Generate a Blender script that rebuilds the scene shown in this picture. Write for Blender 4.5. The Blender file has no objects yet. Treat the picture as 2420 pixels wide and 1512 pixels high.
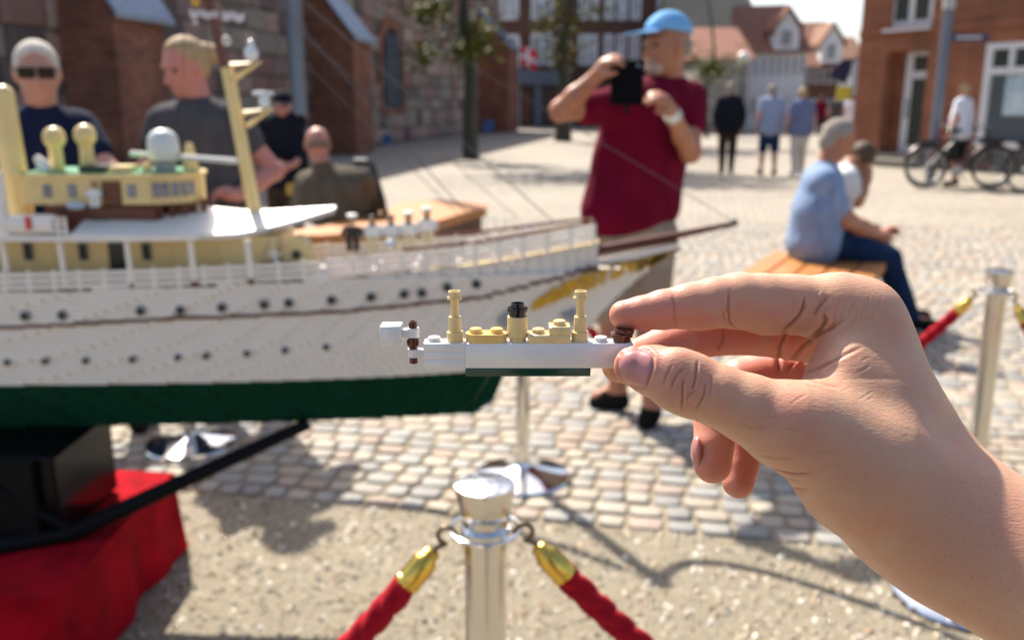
import bpy, math, random
import numpy as np
from mathutils import Vector, Matrix
from mathutils.bvhtree import BVHTree
random.seed(7)
rng = np.random.default_rng(7)
R = math.radians

# ------------------------------------------------------------------ camera
FPX, CX, CY = 2100.0, 1210.0, 756.0          # focal length and centre in picture units (2420 wide)
EYE = 1.37
TH = math.atan2(509, 2100)                   # the camera looks down by this much
CT, ST = math.cos(TH), math.sin(TH)
scene = bpy.context.scene
C = scene.collection
cd = bpy.data.cameras.new('camera'); cam = bpy.data.objects.new('camera', cd); C.objects.link(cam)
cam.location = (0, 0, EYE); cam.rotation_euler = (math.pi/2 - TH, 0, 0)
cd.sensor_width = 36; cd.lens = 36*FPX/2420
cd.clip_start = 0.02; cd.clip_end = 2000
cd.dof.use_dof = True; cd.dof.focus_distance = 0.337; cd.dof.aperture_fstop = 10.8; cd.dof.aperture_blades = 0
scene.camera = cam

# ------------------------------------------------------------------ sky and sun
SUNV = Vector((.40, -.76, -.95)).normalized()          # the way the light travels
w = bpy.data.worlds.new('World'); scene.world = w; w.use_nodes = True
nt = w.node_tree; nt.nodes.clear()
sky = nt.nodes.new('ShaderNodeTexSky'); sky.sky_type = 'NISHITA'; sky.sun_disc = False
sky.sun_elevation = math.asin(-SUNV.z); sky.sun_rotation = math.atan2(-SUNV.x, -SUNV.y)
sky.air_density = .9; sky.dust_density = 2.6; sky.ozone_density = .8
bg = nt.nodes.new('ShaderNodeBackground'); bg.inputs[1].default_value = 0.098
ow = nt.nodes.new('ShaderNodeOutputWorld')
nt.links.new(sky.outputs[0], bg.inputs[0]); nt.links.new(bg.outputs[0], ow.inputs[0])
sd = bpy.data.lights.new('sun', 'SUN'); sd.energy = 4.1; sd.angle = R(.8); sd.color = (1, .93, .82)
so = bpy.data.objects.new('sun', sd); C.objects.link(so); so.location = (-4, 7, 10)
so.rotation_euler = SUNV.to_track_quat('-Z', 'Y').to_euler()
scene.view_settings.view_transform = 'Standard'; scene.view_settings.look = 'None'
scene.view_settings.exposure = 1.27; scene.view_settings.gamma = 1
scene.view_settings.use_curve_mapping = False
scene.cycles.max_bounces = 8; scene.cycles.diffuse_bounces = 4
scene.cycles.sample_clamp_indirect = 8

# ------------------------------------------------------------------ where a pixel lies at a real distance
def ray(px, py):
    u = (px-CX)/FPX; v = (CY-py)/FPX
    return Vector((u, CT+v*ST, -ST+v*CT))
def atY(px, py, Y):
    r = ray(px, py); return Vector((0, 0, EYE)) + r*(Y/r.y)
def atZ(px, py, Z=0.0):
    r = ray(px, py); return Vector((0, 0, EYE)) + r*((Z-EYE)/r.z)
def atD(px, py, D):
    return Vector((0, 0, EYE)) + ray(px, py)*D

# ------------------------------------------------------------------ materials
def hexc(c):
    return (c[0], c[1], c[2], 1)
def mat(name, col, rough=.6, metal=0., var=.0, vscale=20., bump=0., bscale=80., col2=None, coat=0., sss=0., trans=0., spec=.5, stretch=None, bdist=.002, objrand=0., vdetail=4):
    m = bpy.data.materials.new(name); m.use_nodes = True
    n = m.node_tree; b = n.nodes['Principled BSDF']; L = n.links
    b.inputs['Roughness'].default_value = rough; b.inputs['Metallic'].default_value = metal
    b.inputs['Specular IOR Level'].default_value = spec
    b.inputs['Coat Weight'].default_value = coat
    b.inputs['Transmission Weight'].default_value = trans
    b.inputs['Base Color'].default_value = hexc(col)
    tc = n.nodes.new('ShaderNodeTexCoord'); co = tc.outputs['Object']
    if stretch:
        mp = n.nodes.new('ShaderNodeMapping'); mp.inputs['Scale'].default_value = stretch
        L.new(co, mp.inputs[0]); co = mp.outputs[0]
    if sss:
        b.inputs['Subsurface Weight'].default_value = 1.0; b.inputs['Subsurface Scale'].default_value = sss
        b.inputs['Subsurface Radius'].default_value = (1.0, .35, .2)
    if var or col2:
        nz = n.nodes.new('ShaderNodeTexNoise'); nz.inputs['Scale'].default_value = vscale; nz.inputs['Detail'].default_value = vdetail
        nz.inputs['Roughness'].default_value = .65
        L.new(co, nz.inputs['Vector'])
        rp = n.nodes.new('ShaderNodeValToRGB')
        c2 = col2 or tuple(min(1, x*(1+var)) for x in col)
        c1 = col if col2 else tuple(x*(1-var) for x in col)
        rp.color_ramp.elements[0].position = .32; rp.color_ramp.elements[0].color = hexc(c1)
        rp.color_ramp.elements[1].position = .68; rp.color_ramp.elements[1].color = hexc(c2)
        L.new(nz.outputs['Fac'], rp.inputs[0]); src = rp.outputs[0]
        if objrand:
            oi = n.nodes.new('ShaderNodeObjectInfo'); hs = n.nodes.new('ShaderNodeHueSaturation')
            mr = n.nodes.new('ShaderNodeMapRange'); mr.inputs[3].default_value = 1-objrand; mr.inputs[4].default_value = 1+objrand
            L.new(oi.outputs['Random'], mr.inputs[0]); L.new(mr.outputs[0], hs.inputs['Value']); L.new(src, hs.inputs['Color']); src = hs.outputs[0]
        L.new(src, b.inputs['Base Color'])
    if bump:
        nb = n.nodes.new('ShaderNodeTexNoise'); nb.inputs['Scale'].default_value = bscale; nb.inputs['Detail'].default_value = 5
        L.new(co, nb.inputs['Vector'])
        bp = n.nodes.new('ShaderNodeBump'); bp.inputs['Strength'].default_value = bump; bp.inputs['Distance'].default_value = bdist
        L.new(nb.outputs['Fac'], bp.inputs['Height']); L.new(bp.outputs[0], b.inputs['Normal'])
    return m

def brickmat(name, c1, c2, mortar, sx, scale=1., rough=.85):
    """brick courses 6.5 cm high, by the wall's own run (object x) and height (object z)"""
    m = bpy.data.materials.new(name); m.use_nodes = True
    n = m.node_tree; b = n.nodes['Principled BSDF']; L = n.links
    b.inputs['Roughness'].default_value = rough
    tc = n.nodes.new('ShaderNodeTexCoord'); sp = n.nodes.new('ShaderNodeSeparateXYZ'); cb = n.nodes.new('ShaderNodeCombineXYZ')
    L.new(tc.outputs['Object'], sp.inputs[0])
    ad = n.nodes.new('ShaderNodeMath'); ad.operation = 'MULTIPLY_ADD'; ad.inputs[1].default_value = sx
    L.new(sp.outputs[1], ad.inputs[0]); L.new(sp.outputs[0], ad.inputs[2])
    L.new(ad.outputs[0], cb.inputs[0]); L.new(sp.outputs[2], cb.inputs[1])
    bt = n.nodes.new('ShaderNodeTexBrick'); bt.inputs['Scale'].default_value = 1
    bt.inputs['Brick Width'].default_value = .24; bt.inputs['Row Height'].default_value = .068; bt.inputs['Mortar Size'].default_value = .006
    bt.inputs['Color1'].default_value = hexc(c1); bt.inputs['Color2'].default_value = hexc(c2); bt.inputs['Mortar'].default_value = hexc(mortar)
    L.new(cb.outputs[0], bt.inputs['Vector'])
    nz = n.nodes.new('ShaderNodeTexNoise'); nz.inputs['Scale'].default_value = 1.3; nz.inputs['Detail'].default_value = 6
    L.new(tc.outputs['Object'], nz.inputs['Vector'])
    mx = n.nodes.new('ShaderNodeMix'); mx.data_type = 'RGBA'; mx.blend_type = 'MULTIPLY'
    rp = n.nodes.new('ShaderNodeValToRGB'); rp.color_ramp.elements[0].position = .3; rp.color_ramp.elements[0].color = (.62, .6, .6, 1)
    rp.color_ramp.elements[1].position = .7; rp.color_ramp.elements[1].color = (1.2, 1.15, 1.1, 1)
    L.new(nz.outputs['Fac'], rp.inputs[0]); mx.inputs[0].default_value = 1
    L.new(bt.outputs['Color'], mx.inputs[6]); L.new(rp.outputs[0], mx.inputs[7]); L.new(mx.outputs[2], b.inputs['Base Color'])
    bp = n.nodes.new('ShaderNodeBump'); bp.inputs['Distance'].default_value = .01; bp.inputs['Strength'].default_value = .6
    iv = n.nodes.new('ShaderNodeMath'); iv.operation = 'SUBTRACT'; iv.inputs[0].default_value = 1
    L.new(bt.outputs['Fac'], iv.inputs[1]); L.new(iv.outputs[0], bp.inputs['Height']); L.new(bp.outputs[0], b.inputs['Normal'])
    return m

# ------------------------------------------------------------------ objects
ORG = {}
def place(o, parent):
    C.objects.link(o)
    if parent is not None:
        o.parent = parent
def tag(o, label=None, cat=None, group=None, kind=None):
    if label: o['label'] = label
    if cat: o['category'] = cat
    if group: o['group'] = group
    if kind: o['kind'] = kind
    return o
def thing(name, label, cat, loc=(0, 0, 0), group=None):
    o = bpy.data.objects.new(name, None); C.objects.link(o); o.empty_display_size = .1
    o.location = loc; ORG[o.name] = Vector(loc)
    return tag(o, label, cat, group)
def org(parent):
    if parent is None: return Vector((0, 0, 0))
    return ORG.get(parent.name, Vector((0, 0, 0)))
def make(name, V, Fc, m, parent=None, smooth=False, sharp=None, loc=None):
    """V in world coordinates; the mesh is stored relative to its parent (or to loc)"""
    o0 = org(parent); own = Vector(loc) - o0 if loc is not None else Vector((0, 0, 0))
    me = bpy.data.meshes.new(name)
    V = np.asarray(V, dtype=np.float64).reshape(-1, 3) - np.array(o0 + own)
    me.from_pydata(V.tolist(), [], Fc if isinstance(Fc, list) else Fc.tolist())
    if isinstance(m, (list, tuple)):
        for x in m: me.materials.append(x)
    else: me.materials.append(m)
    if smooth:
        me.polygons.foreach_set('use_smooth', [True]*len(me.polygons))
        if sharp is not None: me.set_sharp_from_angle(angle=R(sharp))
    me.update()
    o = bpy.data.objects.new(name, me); place(o, parent); o.location = own
    ORG[o.name] = o0 + own
    return o
def fastmesh(name, V, Q, m, parent=None, smooth=True, loc=None):
    o0 = org(parent); own = Vector(loc) - o0 if loc is not None else Vector((0, 0, 0))
    me = bpy.data.meshes.new(name); nq = len(Q)
    V = (np.asarray(V) - np.array(o0+own)).astype(np.float32)
    me.vertices.add(len(V)); me.vertices.foreach_set('co', V.ravel())
    me.loops.add(nq*4); me.loops.foreach_set('vertex_index', Q.ravel().astype(np.int32))
    me.polygons.add(nq); me.polygons.foreach_set('loop_start', np.arange(0, nq*4, 4, dtype=np.int32))
    me.polygons.foreach_set('loop_total', np.full(nq, 4, dtype=np.int32))
    me.update(calc_edges=True)
    if smooth: me.polygons.foreach_set('use_smooth', [True]*nq)
    me.materials.append(m); me.update()
    o = bpy.data.objects.new(name, me); place(o, parent); o.location = own
    ORG[o.name] = o0+own
    return o

class MB:
    """collects shapes and links them as one mesh"""
    def __init__(s): s.V = []; s.F = []
    def add(s, V, F):
        k = len(s.V); s.V += [tuple(v) for v in V]; s.F += [tuple(i+k for i in f) for f in F]; return s
    def box(s, c, d, rot=None, bev=0.):
        hx, hy, hz = d[0]/2, d[1]/2, d[2]/2
        if bev <= 0:
            V = [Vector((x*hx, y*hy, z*hz)) for x in (-1, 1) for y in (-1, 1) for z in (-1, 1)]
            F = [(0, 1, 3, 2), (4, 6, 7, 5), (0, 4, 5, 1), (2, 3, 7, 6), (0, 2, 6, 4), (1, 5, 7, 3)]
        else:
            b = min(bev, hx*.9, hy*.9, hz*.9); V = []; idx = {}
            for x in (-1, 1):
                for y in (-1, 1):
                    for z in (-1, 1):
                        for a in range(3):
                            p = [x*(hx-b), y*(hy-b), z*(hz-b)]; p[a] = (x*hx, y*hy, z*hz)[a]
                            idx[(x, y, z, a)] = len(V); V.append(Vector(p))
            F = []
            for a in range(3):
                o = [i for i in range(3) if i != a]
                for sg in (-1, 1):
                    q = []
                    for u, v in ((-1, -1), (1, -1), (1, 1), (-1, 1)):
                        k = [0, 0, 0]; k[a] = sg; k[o[0]] = u; k[o[1]] = v; q.append(idx[(k[0], k[1], k[2], a)])
                    F.append(q)
            for a in range(3):        # edges along axis a
                o = [i for i in range(3) if i != a]
                for u in (-1, 1):
                    for v in (-1, 1):
                        k0 = [0, 0, 0]; k0[a] = -1; k0[o[0]] = u; k0[o[1]] = v
                        k1 = list(k0); k1[a] = 1
                        F.append([idx[(*k0, o[0])], idx[(*k1, o[0])], idx[(*k1, o[1])], idx[(*k0, o[1])]])
            for x in (-1, 1):
                for y in (-1, 1):
                    for z in (-1, 1): F.append([idx[(x, y, z, 0)], idx[(x, y, z, 1)], idx[(x, y, z, 2)]])
            # outward winding
            G = []
            for f in F:
                n = (V[f[1]]-V[f[0]]).cross(V[f[2]]-V[f[0]]); cc = sum((V[i] for i in f), Vector())/len(f)
                G.append(f if n.dot(cc) > 0 else f[::-1])
            F = G
        c = Vector(c)
        if rot is not None: V = [rot @ v for v in V]
        return s.add([v + c for v in V], F)
    def bx(s, x0, x1, y0, y1, z0, z1, bev=0.):
        return s.box(((x0+x1)/2, (y0+y1)/2, (z0+z1)/2), (abs(x1-x0), abs(y1-y0), abs(z1-z0)), None, bev)
    def tube(s, path, r, n=10, cap=True, r2=None):
        path = [Vector(p) for p in path]; m = len(path)
        rr = r if isinstance(r, (list, tuple)) else [r]*m
        if r2 is not None: rr = [r+(r2-r)*i/(m-1) for i in range(m)]
        t0 = (path[1]-path[0]).normalized(); u = t0.orthogonal().normalized()
        V = []
        for i, p in enumerate(path):
            t = (path[min(i+1, m-1)]-path[max(i-1, 0)]).normalized()
            u = (u - t*u.dot(t)).normalized(); v = t.cross(u)
            for k in range(n):
                a = 2*math.pi*k/n; V.append(p + (u*math.cos(a)+v*math.sin(a))*rr[i])
        F = [(i*n+k, i*n+(k+1) % n, (i+1)*n+(k+1) % n, (i+1)*n+k) for i in range(m-1) for k in range(n)]
        if cap:
            F.append(tuple(range(n))[::-1]); F.append(tuple((m-1)*n+k for k in range(n)))
        return s.add(V, F)
    def lathe(s, c, prof, n=24, axis=None, cap=True):
        """prof: (radius, height) up the axis"""
        c = Vector(c); q = Vector((0, 0, 1)).rotation_difference(Vector(axis)) if axis is not None else None
        V = []
        for r, z in prof:
            for k in range(n):
                a = 2*math.pi*k/n; p = Vector((r*math.cos(a), r*math.sin(a), z))
                if q is not None: p = q @ p
                V.append(c+p)
        m = len(prof)
        F = [(i*n+k, i*n+(k+1) % n, (i+1)*n+(k+1) % n, (i+1)*n+k) for i in range(m-1) for k in range(n)]
        if cap:
            F.append(tuple(range(n))[::-1]); F.append(tuple((m-1)*n+k for k in range(n)))
        return s.add(V, F)
    def ball(s, c, r, n=12, m=8):
        c = Vector(c); rx, ry, rz = r if isinstance(r, (tuple, list)) else (r, r, r)
        V = [c+Vector((0, 0, -rz))]
        for i in range(1, m):
            a = -math.pi/2+math.pi*i/m
            for k in range(n):
                b = 2*math.pi*k/n; V.append(c+Vector((rx*math.cos(a)*math.cos(b), ry*math.cos(a)*math.sin(b), rz*math.sin(a))))
        V.append(c+Vector((0, 0, rz))); F = []
        for k in range(n): F.append((0, 1+(k+1) % n, 1+k))
        for i in range(m-2):
            for k in range(n): F.append((1+i*n+k, 1+i*n+(k+1) % n, 1+(i+1)*n+(k+1) % n, 1+(i+1)*n+k))
        e = len(V)-1
        for k in range(n): F.append((e, 1+(m-2)*n+k, 1+(m-2)*n+(k+1) % n))
        return s.add(V, F)
    def prism(s, poly, d):
        """polygon of 3-D points pushed along d"""
        P = [Vector(p) for p in poly]; d = Vector(d); n = len(P)
        nn = Vector()
        for i in range(n): nn += P[i].cross(P[(i+1) % n])
        V = P + [p+d for p in P]
        a = tuple(range(n)); b = tuple(range(n, 2*n))
        if nn.dot(d) > 0: F = [a[::-1], b] + [(i, (i+1) % n, n+(i+1) % n, n+i) for i in range(n)]
        else: F = [a, b[::-1]] + [(i, n+i, n+(i+1) % n, (i+1) % n) for i in range(n)]
        return s.add(V, F)
    def build(s, name, m, parent=None, smooth=False, sharp=35, loc=None):
        return make(name, s.V, s.F, m, parent, smooth, sharp, loc)

def copy_tree(o, parent=None):
    c = o.copy(); C.objects.link(c)
    if parent is not None: c.parent = parent
    for ch in list(o.children): copy_tree(ch, c)
    return c

# ------------------------------------------------------------------ rounded bodies: distance fields turned into meshes
class SDF:
    def __init__(s, lo, hi, h):
        s.lo = np.array(lo, float); s.h = h
        s.n = np.ceil((np.array(hi, float)-s.lo)/h).astype(int)+1
        s.F = np.full(s.n, 1.0, np.float32)
    def _box(s, lo, hi):
        a = np.clip(np.floor((lo-s.lo)/s.h).astype(int), 0, s.n-1); b = np.clip(np.ceil((hi-s.lo)/s.h).astype(int)+1, 1, s.n)
        if (b <= a).any(): return None
        g = [(s.lo[i]+s.h*np.arange(a[i], b[i])).astype(np.float32) for i in range(3)]
        return (slice(a[0], b[0]), slice(a[1], b[1]), slice(a[2], b[2])), g[0][:, None, None], g[1][None, :, None], g[2][None, None, :]
    def _put(s, B, d, k, op):
        sl, X, Y, Z = B; f = s.F[sl]
        kk = k(X, Y, Z) if callable(k) else k
        if op == 'sub':
            d = -d; hh = np.maximum(kk-np.abs(f-d), 0)/kk; s.F[sl] = np.maximum(f, d)+hh*hh*kk*.25
        elif op == 'and': s.F[sl] = np.maximum(f, d)
        else:
            hh = np.maximum(kk-np.abs(f-d), 0)/kk; s.F[sl] = np.minimum(f, d)-hh*hh*kk*.25
    def cone(s, a, b, ra, rb, k=.01, op='add', kmax=None):
        a = np.array(a, float); b = np.array(b, float); mg = (kmax or (k if not callable(k) else .02))+2.5*s.h
        lo = np.minimum(a-ra, b-rb)-mg; hi = np.maximum(a+ra, b+rb)+mg
        B = s._box(lo, hi)
        if B is None: return s
        _, X, Y, Z = B; ba = b-a; L = float(ba@ba)+1e-12
        t = np.clip(((X-a[0])*ba[0]+(Y-a[1])*ba[1]+(Z-a[2])*ba[2])/L, 0, 1)
        d = np.sqrt((X-a[0]-ba[0]*t)**2+(Y-a[1]-ba[1]*t)**2+(Z-a[2]-ba[2]*t)**2)-(ra+(rb-ra)*t)
        s._put(B, d, k, op); return s
    def ell(s, c, r, ax=None, k=.01, op='add'):
        c = np.array(c, float); mg = k+2.5*s.h; rm = max(r)
        B = s._box(c-rm-mg, c+rm+mg)
        if B is None: return s
        _, X, Y, Z = B
        if ax is None: ax = ((1, 0, 0), (0, 1, 0), (0, 0, 1))
        q = 0
        for v, rr in zip(ax, r):
            q = q+(((X-c[0])*v[0]+(Y-c[1])*v[1]+(Z-c[2])*v[2])/rr)**2
        d = (np.sqrt(q)-1)*min(r)
        s._put(B, d.astype(np.float32), k, op); return s
    def half(s, c, nrm):
        """keep only where (p-c).n < 0"""
        X = (s.lo[0]+s.h*np.arange(s.n[0]))[:, None, None]; Y = (s.lo[1]+s.h*np.arange(s.n[1]))[None, :, None]; Z = (s.lo[2]+s.h*np.arange(s.n[2]))[None, None, :]
        d = (X-c[0])*nrm[0]+(Y-c[1])*nrm[1]+(Z-c[2])*nrm[2]
        s.F = np.maximum(s.F, d.astype(np.float32)); return s
    def nets(s, smooth=1):
        F = s.F; S = F < 0
        S[0] = S[-1] = False; S[:, 0] = S[:, -1] = False; S[:, :, 0] = S[:, :, -1] = False
        F = np.where(S, F, np.maximum(F, 1e-6))
        n = F.shape; cnt = np.zeros((n[0]-1, n[1]-1, n[2]-1), np.int8)
        cs = [(i, j, k) for i in (0, 1) for j in (0, 1) for k in (0, 1)]
        for i, j, k in cs: cnt += S[i:n[0]-1+i, j:n[1]-1+j, k:n[2]-1+k]
        act = np.argwhere((cnt > 0) & (cnt < 8)); idx = np.full(cnt.shape, -1, np.int64)
        idx[act[:, 0], act[:, 1], act[:, 2]] = np.arange(len(act))
        val = {c: F[act[:, 0]+c[0], act[:, 1]+c[1], act[:, 2]+c[2]].astype(np.float64) for c in cs}
        P = np.zeros((len(act), 3)); W = np.zeros(len(act))
        for c in cs:
            for a in range(3):
                if c[a] == 0:
                    e = list(c); e[a] = 1; e = tuple(e); va, vb = val[c], val[e]
                    m = (va < 0) != (vb < 0); t = np.where(m, va/np.where(m, va-vb, 1), 0)
                    for q in range(3): P[:, q] += np.where(m, c[q]+(t if q == a else 0), 0)
                    W += m
        P = act+P/W[:, None]; Q = []
        for a in range(3):
            b, c = [(1, 2), (2, 0), (0, 1)][a]
            sl0 = [slice(None)]*3; sl1 = [slice(None)]*3; sl0[a] = slice(0, n[a]-1); sl1[a] = slice(1, n[a])
            A0 = S[tuple(sl0)]; A1 = S[tuple(sl1)]
            e = np.argwhere(A0 != A1); e = e[(e[:, b] > 0) & (e[:, c] > 0) & (e[:, b] < n[b]-1) & (e[:, c] < n[c]-1)]
            ins = A0[e[:, 0], e[:, 1], e[:, 2]]
            def g(db, dc):
                f = e.copy(); f[:, b] += db; f[:, c] += dc; return idx[f[:, 0], f[:, 1], f[:, 2]]
            q = np.stack([g(-1, -1), g(0, -1), g(0, 0), g(-1, 0)], 1)
            q[~ins] = q[~ins][:, ::-1]; Q.append(q)
        Q = np.concatenate(Q); V = s.lo+P*s.h
        for _ in range(smooth): V = relax(V, Q, .5)
        return V, Q

def relax(V, Q, f):
    E = np.concatenate([Q[:, [0, 1]], Q[:, [1, 2]], Q[:, [2, 3]], Q[:, [3, 0]]])
    m = len(V); s = np.zeros_like(V); c = np.bincount(E[:, 0], minlength=m)+np.bincount(E[:, 1], minlength=m)
    for k in range(3):
        s[:, k] = np.bincount(E[:, 0], V[E[:, 1], k], m)+np.bincount(E[:, 1], V[E[:, 0], k], m)
    return V*(1-f)+f*s/np.maximum(c, 1)[:, None]
def vnormals(V, Q):
    d1 = V[Q[:, 2]]-V[Q[:, 0]]; d2 = V[Q[:, 3]]-V[Q[:, 1]]; n = np.cross(d1, d2); N = np.zeros_like(V)
    for k in range(4):
        for a in range(3): N[:, a] += np.bincount(Q[:, k], n[:, a], len(V))
    return N/(np.linalg.norm(N, axis=1)[:, None]+1e-12)

def cloth_mesh(name, prims, h, m, parent, smooth=2, pad=.03, post=None):
    """prims: ('c',a,b,ra,rb,k[,op]) or ('e',c,r,axes,k[,op]) in world coordinates"""
    pts = []
    for p in prims:
        if p[0] == 'c': pts += [np.array(p[1])-p[3], np.array(p[1])+p[3], np.array(p[2])-p[4], np.array(p[2])+p[4]]
        elif p[0] == 'e': pts += [np.array(p[1])-max(p[2]), np.array(p[1])+max(p[2])]
    pts = np.array(pts); s = SDF(pts.min(0)-pad, pts.max(0)+pad, h)
    for p in prims:
        op = p[-1] if isinstance(p[-1], str) and p[-1] in ('add', 'sub') else 'add'
        if p[0] == 'c': s.cone(p[1], p[2], p[3], p[4], p[5], op)
        elif p[0] == 'e': s.ell(p[1], p[2], p[3], p[4], op)
        elif p[0] == 'h': s.half(p[1], p[2])
    V, Q = s.nets(smooth)
    if len(V) == 0: return None
    if post is not None: V = post(V, Q)
    return fastmesh(name, V, Q, m, parent)
# ================================================================== the square
def stonemix(name, cols, rough=.8, bump=.3, attr=None, bsc=220, bdist=.002, spots=.12):
    """stone in one of several colours, chosen per object (or per stone by an attribute), with grain"""
    m = bpy.data.materials.new(name); m.use_nodes = True
    n = m.node_tree; b = n.nodes['Principled BSDF']; L = n.links; b.inputs['Roughness'].default_value = rough
    rp = n.nodes.new('ShaderNodeValToRGB'); rp.color_ramp.interpolation = 'CONSTANT'; e = rp.color_ramp.elements
    while len(e) < len(cols): e.new(.5)
    for i, c in enumerate(cols): e[i].position = i/len(cols); e[i].color = hexc(c)
    if attr:
        a = n.nodes.new('ShaderNodeAttribute'); a.attribute_name = attr; L.new(a.outputs['Fac'], rp.inputs[0])
    else:
        a = n.nodes.new('ShaderNodeObjectInfo'); L.new(a.outputs['Random'], rp.inputs[0])
    tc = n.nodes.new('ShaderNodeTexCoord'); ge = n.nodes.new('ShaderNodeNewGeometry')
    nz = n.nodes.new('ShaderNodeTexNoise'); nz.inputs['Scale'].default_value = bsc; nz.inputs['Detail'].default_value = 4; L.new(ge.outputs['Position'], nz.inputs['Vector'])
    mr = n.nodes.new('ShaderNodeMapRange'); mr.inputs[1].default_value = .3; mr.inputs[2].default_value = .7; mr.inputs[3].default_value = 1-spots; mr.inputs[4].default_value = 1+spots; L.new(nz.outputs['Fac'], mr.inputs[0])
    n2 = n.nodes.new('ShaderNodeTexNoise'); n2.inputs['Scale'].default_value = 1.1; n2.inputs['Detail'].default_value = 3; L.new(ge.outputs['Position'], n2.inputs['Vector'])
    m2 = n.nodes.new('ShaderNodeMapRange'); m2.inputs[1].default_value = .3; m2.inputs[2].default_value = .7; m2.inputs[3].default_value = .88; m2.inputs[4].default_value = 1.1; L.new(n2.outputs['Fac'], m2.inputs[0])
    mm = n.nodes.new('ShaderNodeMath'); mm.operation = 'MULTIPLY'; L.new(mr.outputs[0], mm.inputs[0]); L.new(m2.outputs[0], mm.inputs[1])
    hs = n.nodes.new('ShaderNodeHueSaturation'); L.new(rp.outputs[0], hs.inputs['Color']); L.new(mm.outputs[0], hs.inputs['Value']); L.new(hs.outputs[0], b.inputs['Base Color'])
    bp = n.nodes.new('ShaderNodeBump'); bp.inputs['Strength'].default_value = bump; bp.inputs['Distance'].default_value = bdist
    L.new(nz.outputs['Fac'], bp.inputs['Height']); L.new(bp.outputs[0], b.inputs['Normal'])
    return m
COB = [(.34, .295, .235), (.31, .235, .18), (.265, .255, .23), (.36, .31, .235), (.29, .26, .22), (.32, .25, .20), (.28, .27, .245), (.35, .31, .25), (.235, .225, .21), (.33, .28, .215)]
M_COB = stonemix('cobble_stone', COB, .75, .35); M_COBS = stonemix('cobble_stone_far', COB, .75, .35, attr='pick')
# ground sheet: sandy joint filler near by, small setts by texture far off
def ground_material():
    m = bpy.data.materials.new('far_setts'); m.use_nodes = True; n = m.node_tree; b = n.nodes['Principled BSDF']; L = n.links
    b.inputs['Roughness'].default_value = .85
    ge = n.nodes.new('ShaderNodeNewGeometry'); mp = n.nodes.new('ShaderNodeMapping'); mp.inputs['Rotation'].default_value = (0, 0, .18); mp.inputs['Scale'].default_value = (8.5, 10, 1); L.new(ge.outputs['Position'], mp.inputs[0])
    v = n.nodes.new('ShaderNodeTexVoronoi'); v.inputs['Scale'].default_value = 1; v.inputs['Randomness'].default_value = .45; L.new(mp.outputs[0], v.inputs['Vector'])
    s = n.nodes.new('ShaderNodeSeparateColor'); L.new(v.outputs['Color'], s.inputs[0])
    rp = n.nodes.new('ShaderNodeValToRGB'); e = rp.color_ramp.elements
    e[0].color = (.27, .25, .22, 1); e[1].color = (.37, .325, .26, 1); e.new(.5).color = (.33, .28, .22, 1); L.new(s.outputs[0], rp.inputs[0])
    ve = n.nodes.new('ShaderNodeTexVoronoi'); ve.feature = 'DISTANCE_TO_EDGE'; ve.inputs['Randomness'].default_value = .45; ve.inputs['Scale'].default_value = 1; L.new(mp.outputs[0], ve.inputs['Vector'])
    mr = n.nodes.new('ShaderNodeMapRange'); mr.inputs[2].default_value = .1; L.new(ve.outputs['Distance'], mr.inputs[0])
    mx = n.nodes.new('ShaderNodeMix'); mx.data_type = 'RGBA'; mx.inputs[6].default_value = (.13, .105, .075, 1); L.new(mr.outputs[0], mx.inputs[0]); L.new(rp.outputs[0], mx.inputs[7])
    nz = n.nodes.new('ShaderNodeTexNoise'); nz.inputs['Scale'].default_value = .35; nz.inputs['Detail'].default_value = 5; L.new(ge.outputs['Position'], nz.inputs['Vector'])
    m2 = n.nodes.new('ShaderNodeMapRange'); m2.inputs[1].default_value = .3; m2.inputs[2].default_value = .7; m2.inputs[3].default_value = .82; m2.inputs[4].default_value = 1.12; L.new(nz.outputs['Fac'], m2.inputs[0])
    hs = n.nodes.new('ShaderNodeHueSaturation'); L.new(mx.outputs[2], hs.inputs['Color']); L.new(m2.outputs[0], hs.inputs['Value']); L.new(hs.outputs[0], b.inputs['Base Color'])
    bp = n.nodes.new('ShaderNodeBump'); bp.inputs['Strength'].default_value = .5; bp.inputs['Distance'].default_value = .012; L.new(mr.outputs[0], bp.inputs['Height']); L.new(bp.outputs[0], b.inputs['Normal'])
    return m
M_FAR = ground_material()
g = MB(); g.add([(-400, -60, -.016), (400, -60, -.016), (400, 700, -.016), (-400, 700, -.016)], [(0, 1, 2, 3)])
tag(g.build('ground', M_FAR), kind='structure')
M_SAND = mat('joint_sand', (.25, .205, .14), .95, var=.25, vscale=60, bump=.5, bscale=300)
E1 = Vector((.9829, -.1841, 0)); E2 = Vector((.1841, .9829, 0)); P0_ = Vector((.27, 2.74, 0))
def gp(a, b, z=0): return P0_+E1*a+E2*b+Vector((0, 0, z))
bed = MB(); bed.add([gp(-6, 0, -.008), gp(8, 0, -.008), gp(8, 8.4, -.008), gp(-6, 8.4, -.008)], [(0, 1, 2, 3)])
paving = tag(bed.build('cobble_paving', M_SAND), kind='structure')
# exposed-aggregate slab in front
M_AGG = mat('aggregate_paving', (.13, .11, .075), .8, col2=(.30, .25, .17), vscale=110, bump=.8, bscale=420, bdist=.003, vdetail=8)
slab = MB(); slab.add([gp(-6, -9, -.004), gp(8, -9, -.004), gp(8, -.01, -.004), gp(-6, -.01, -.004)], [(0, 1, 2, 3)])
slab.add([gp(-6, -.01, -.004), gp(8, -.01, -.004), gp(8, -.01, -.02), gp(-6, -.01, -.02)], [(0, 3, 2, 1)])
agg = tag(slab.build('aggregate_pavement', M_AGG), kind='structure')
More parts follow.
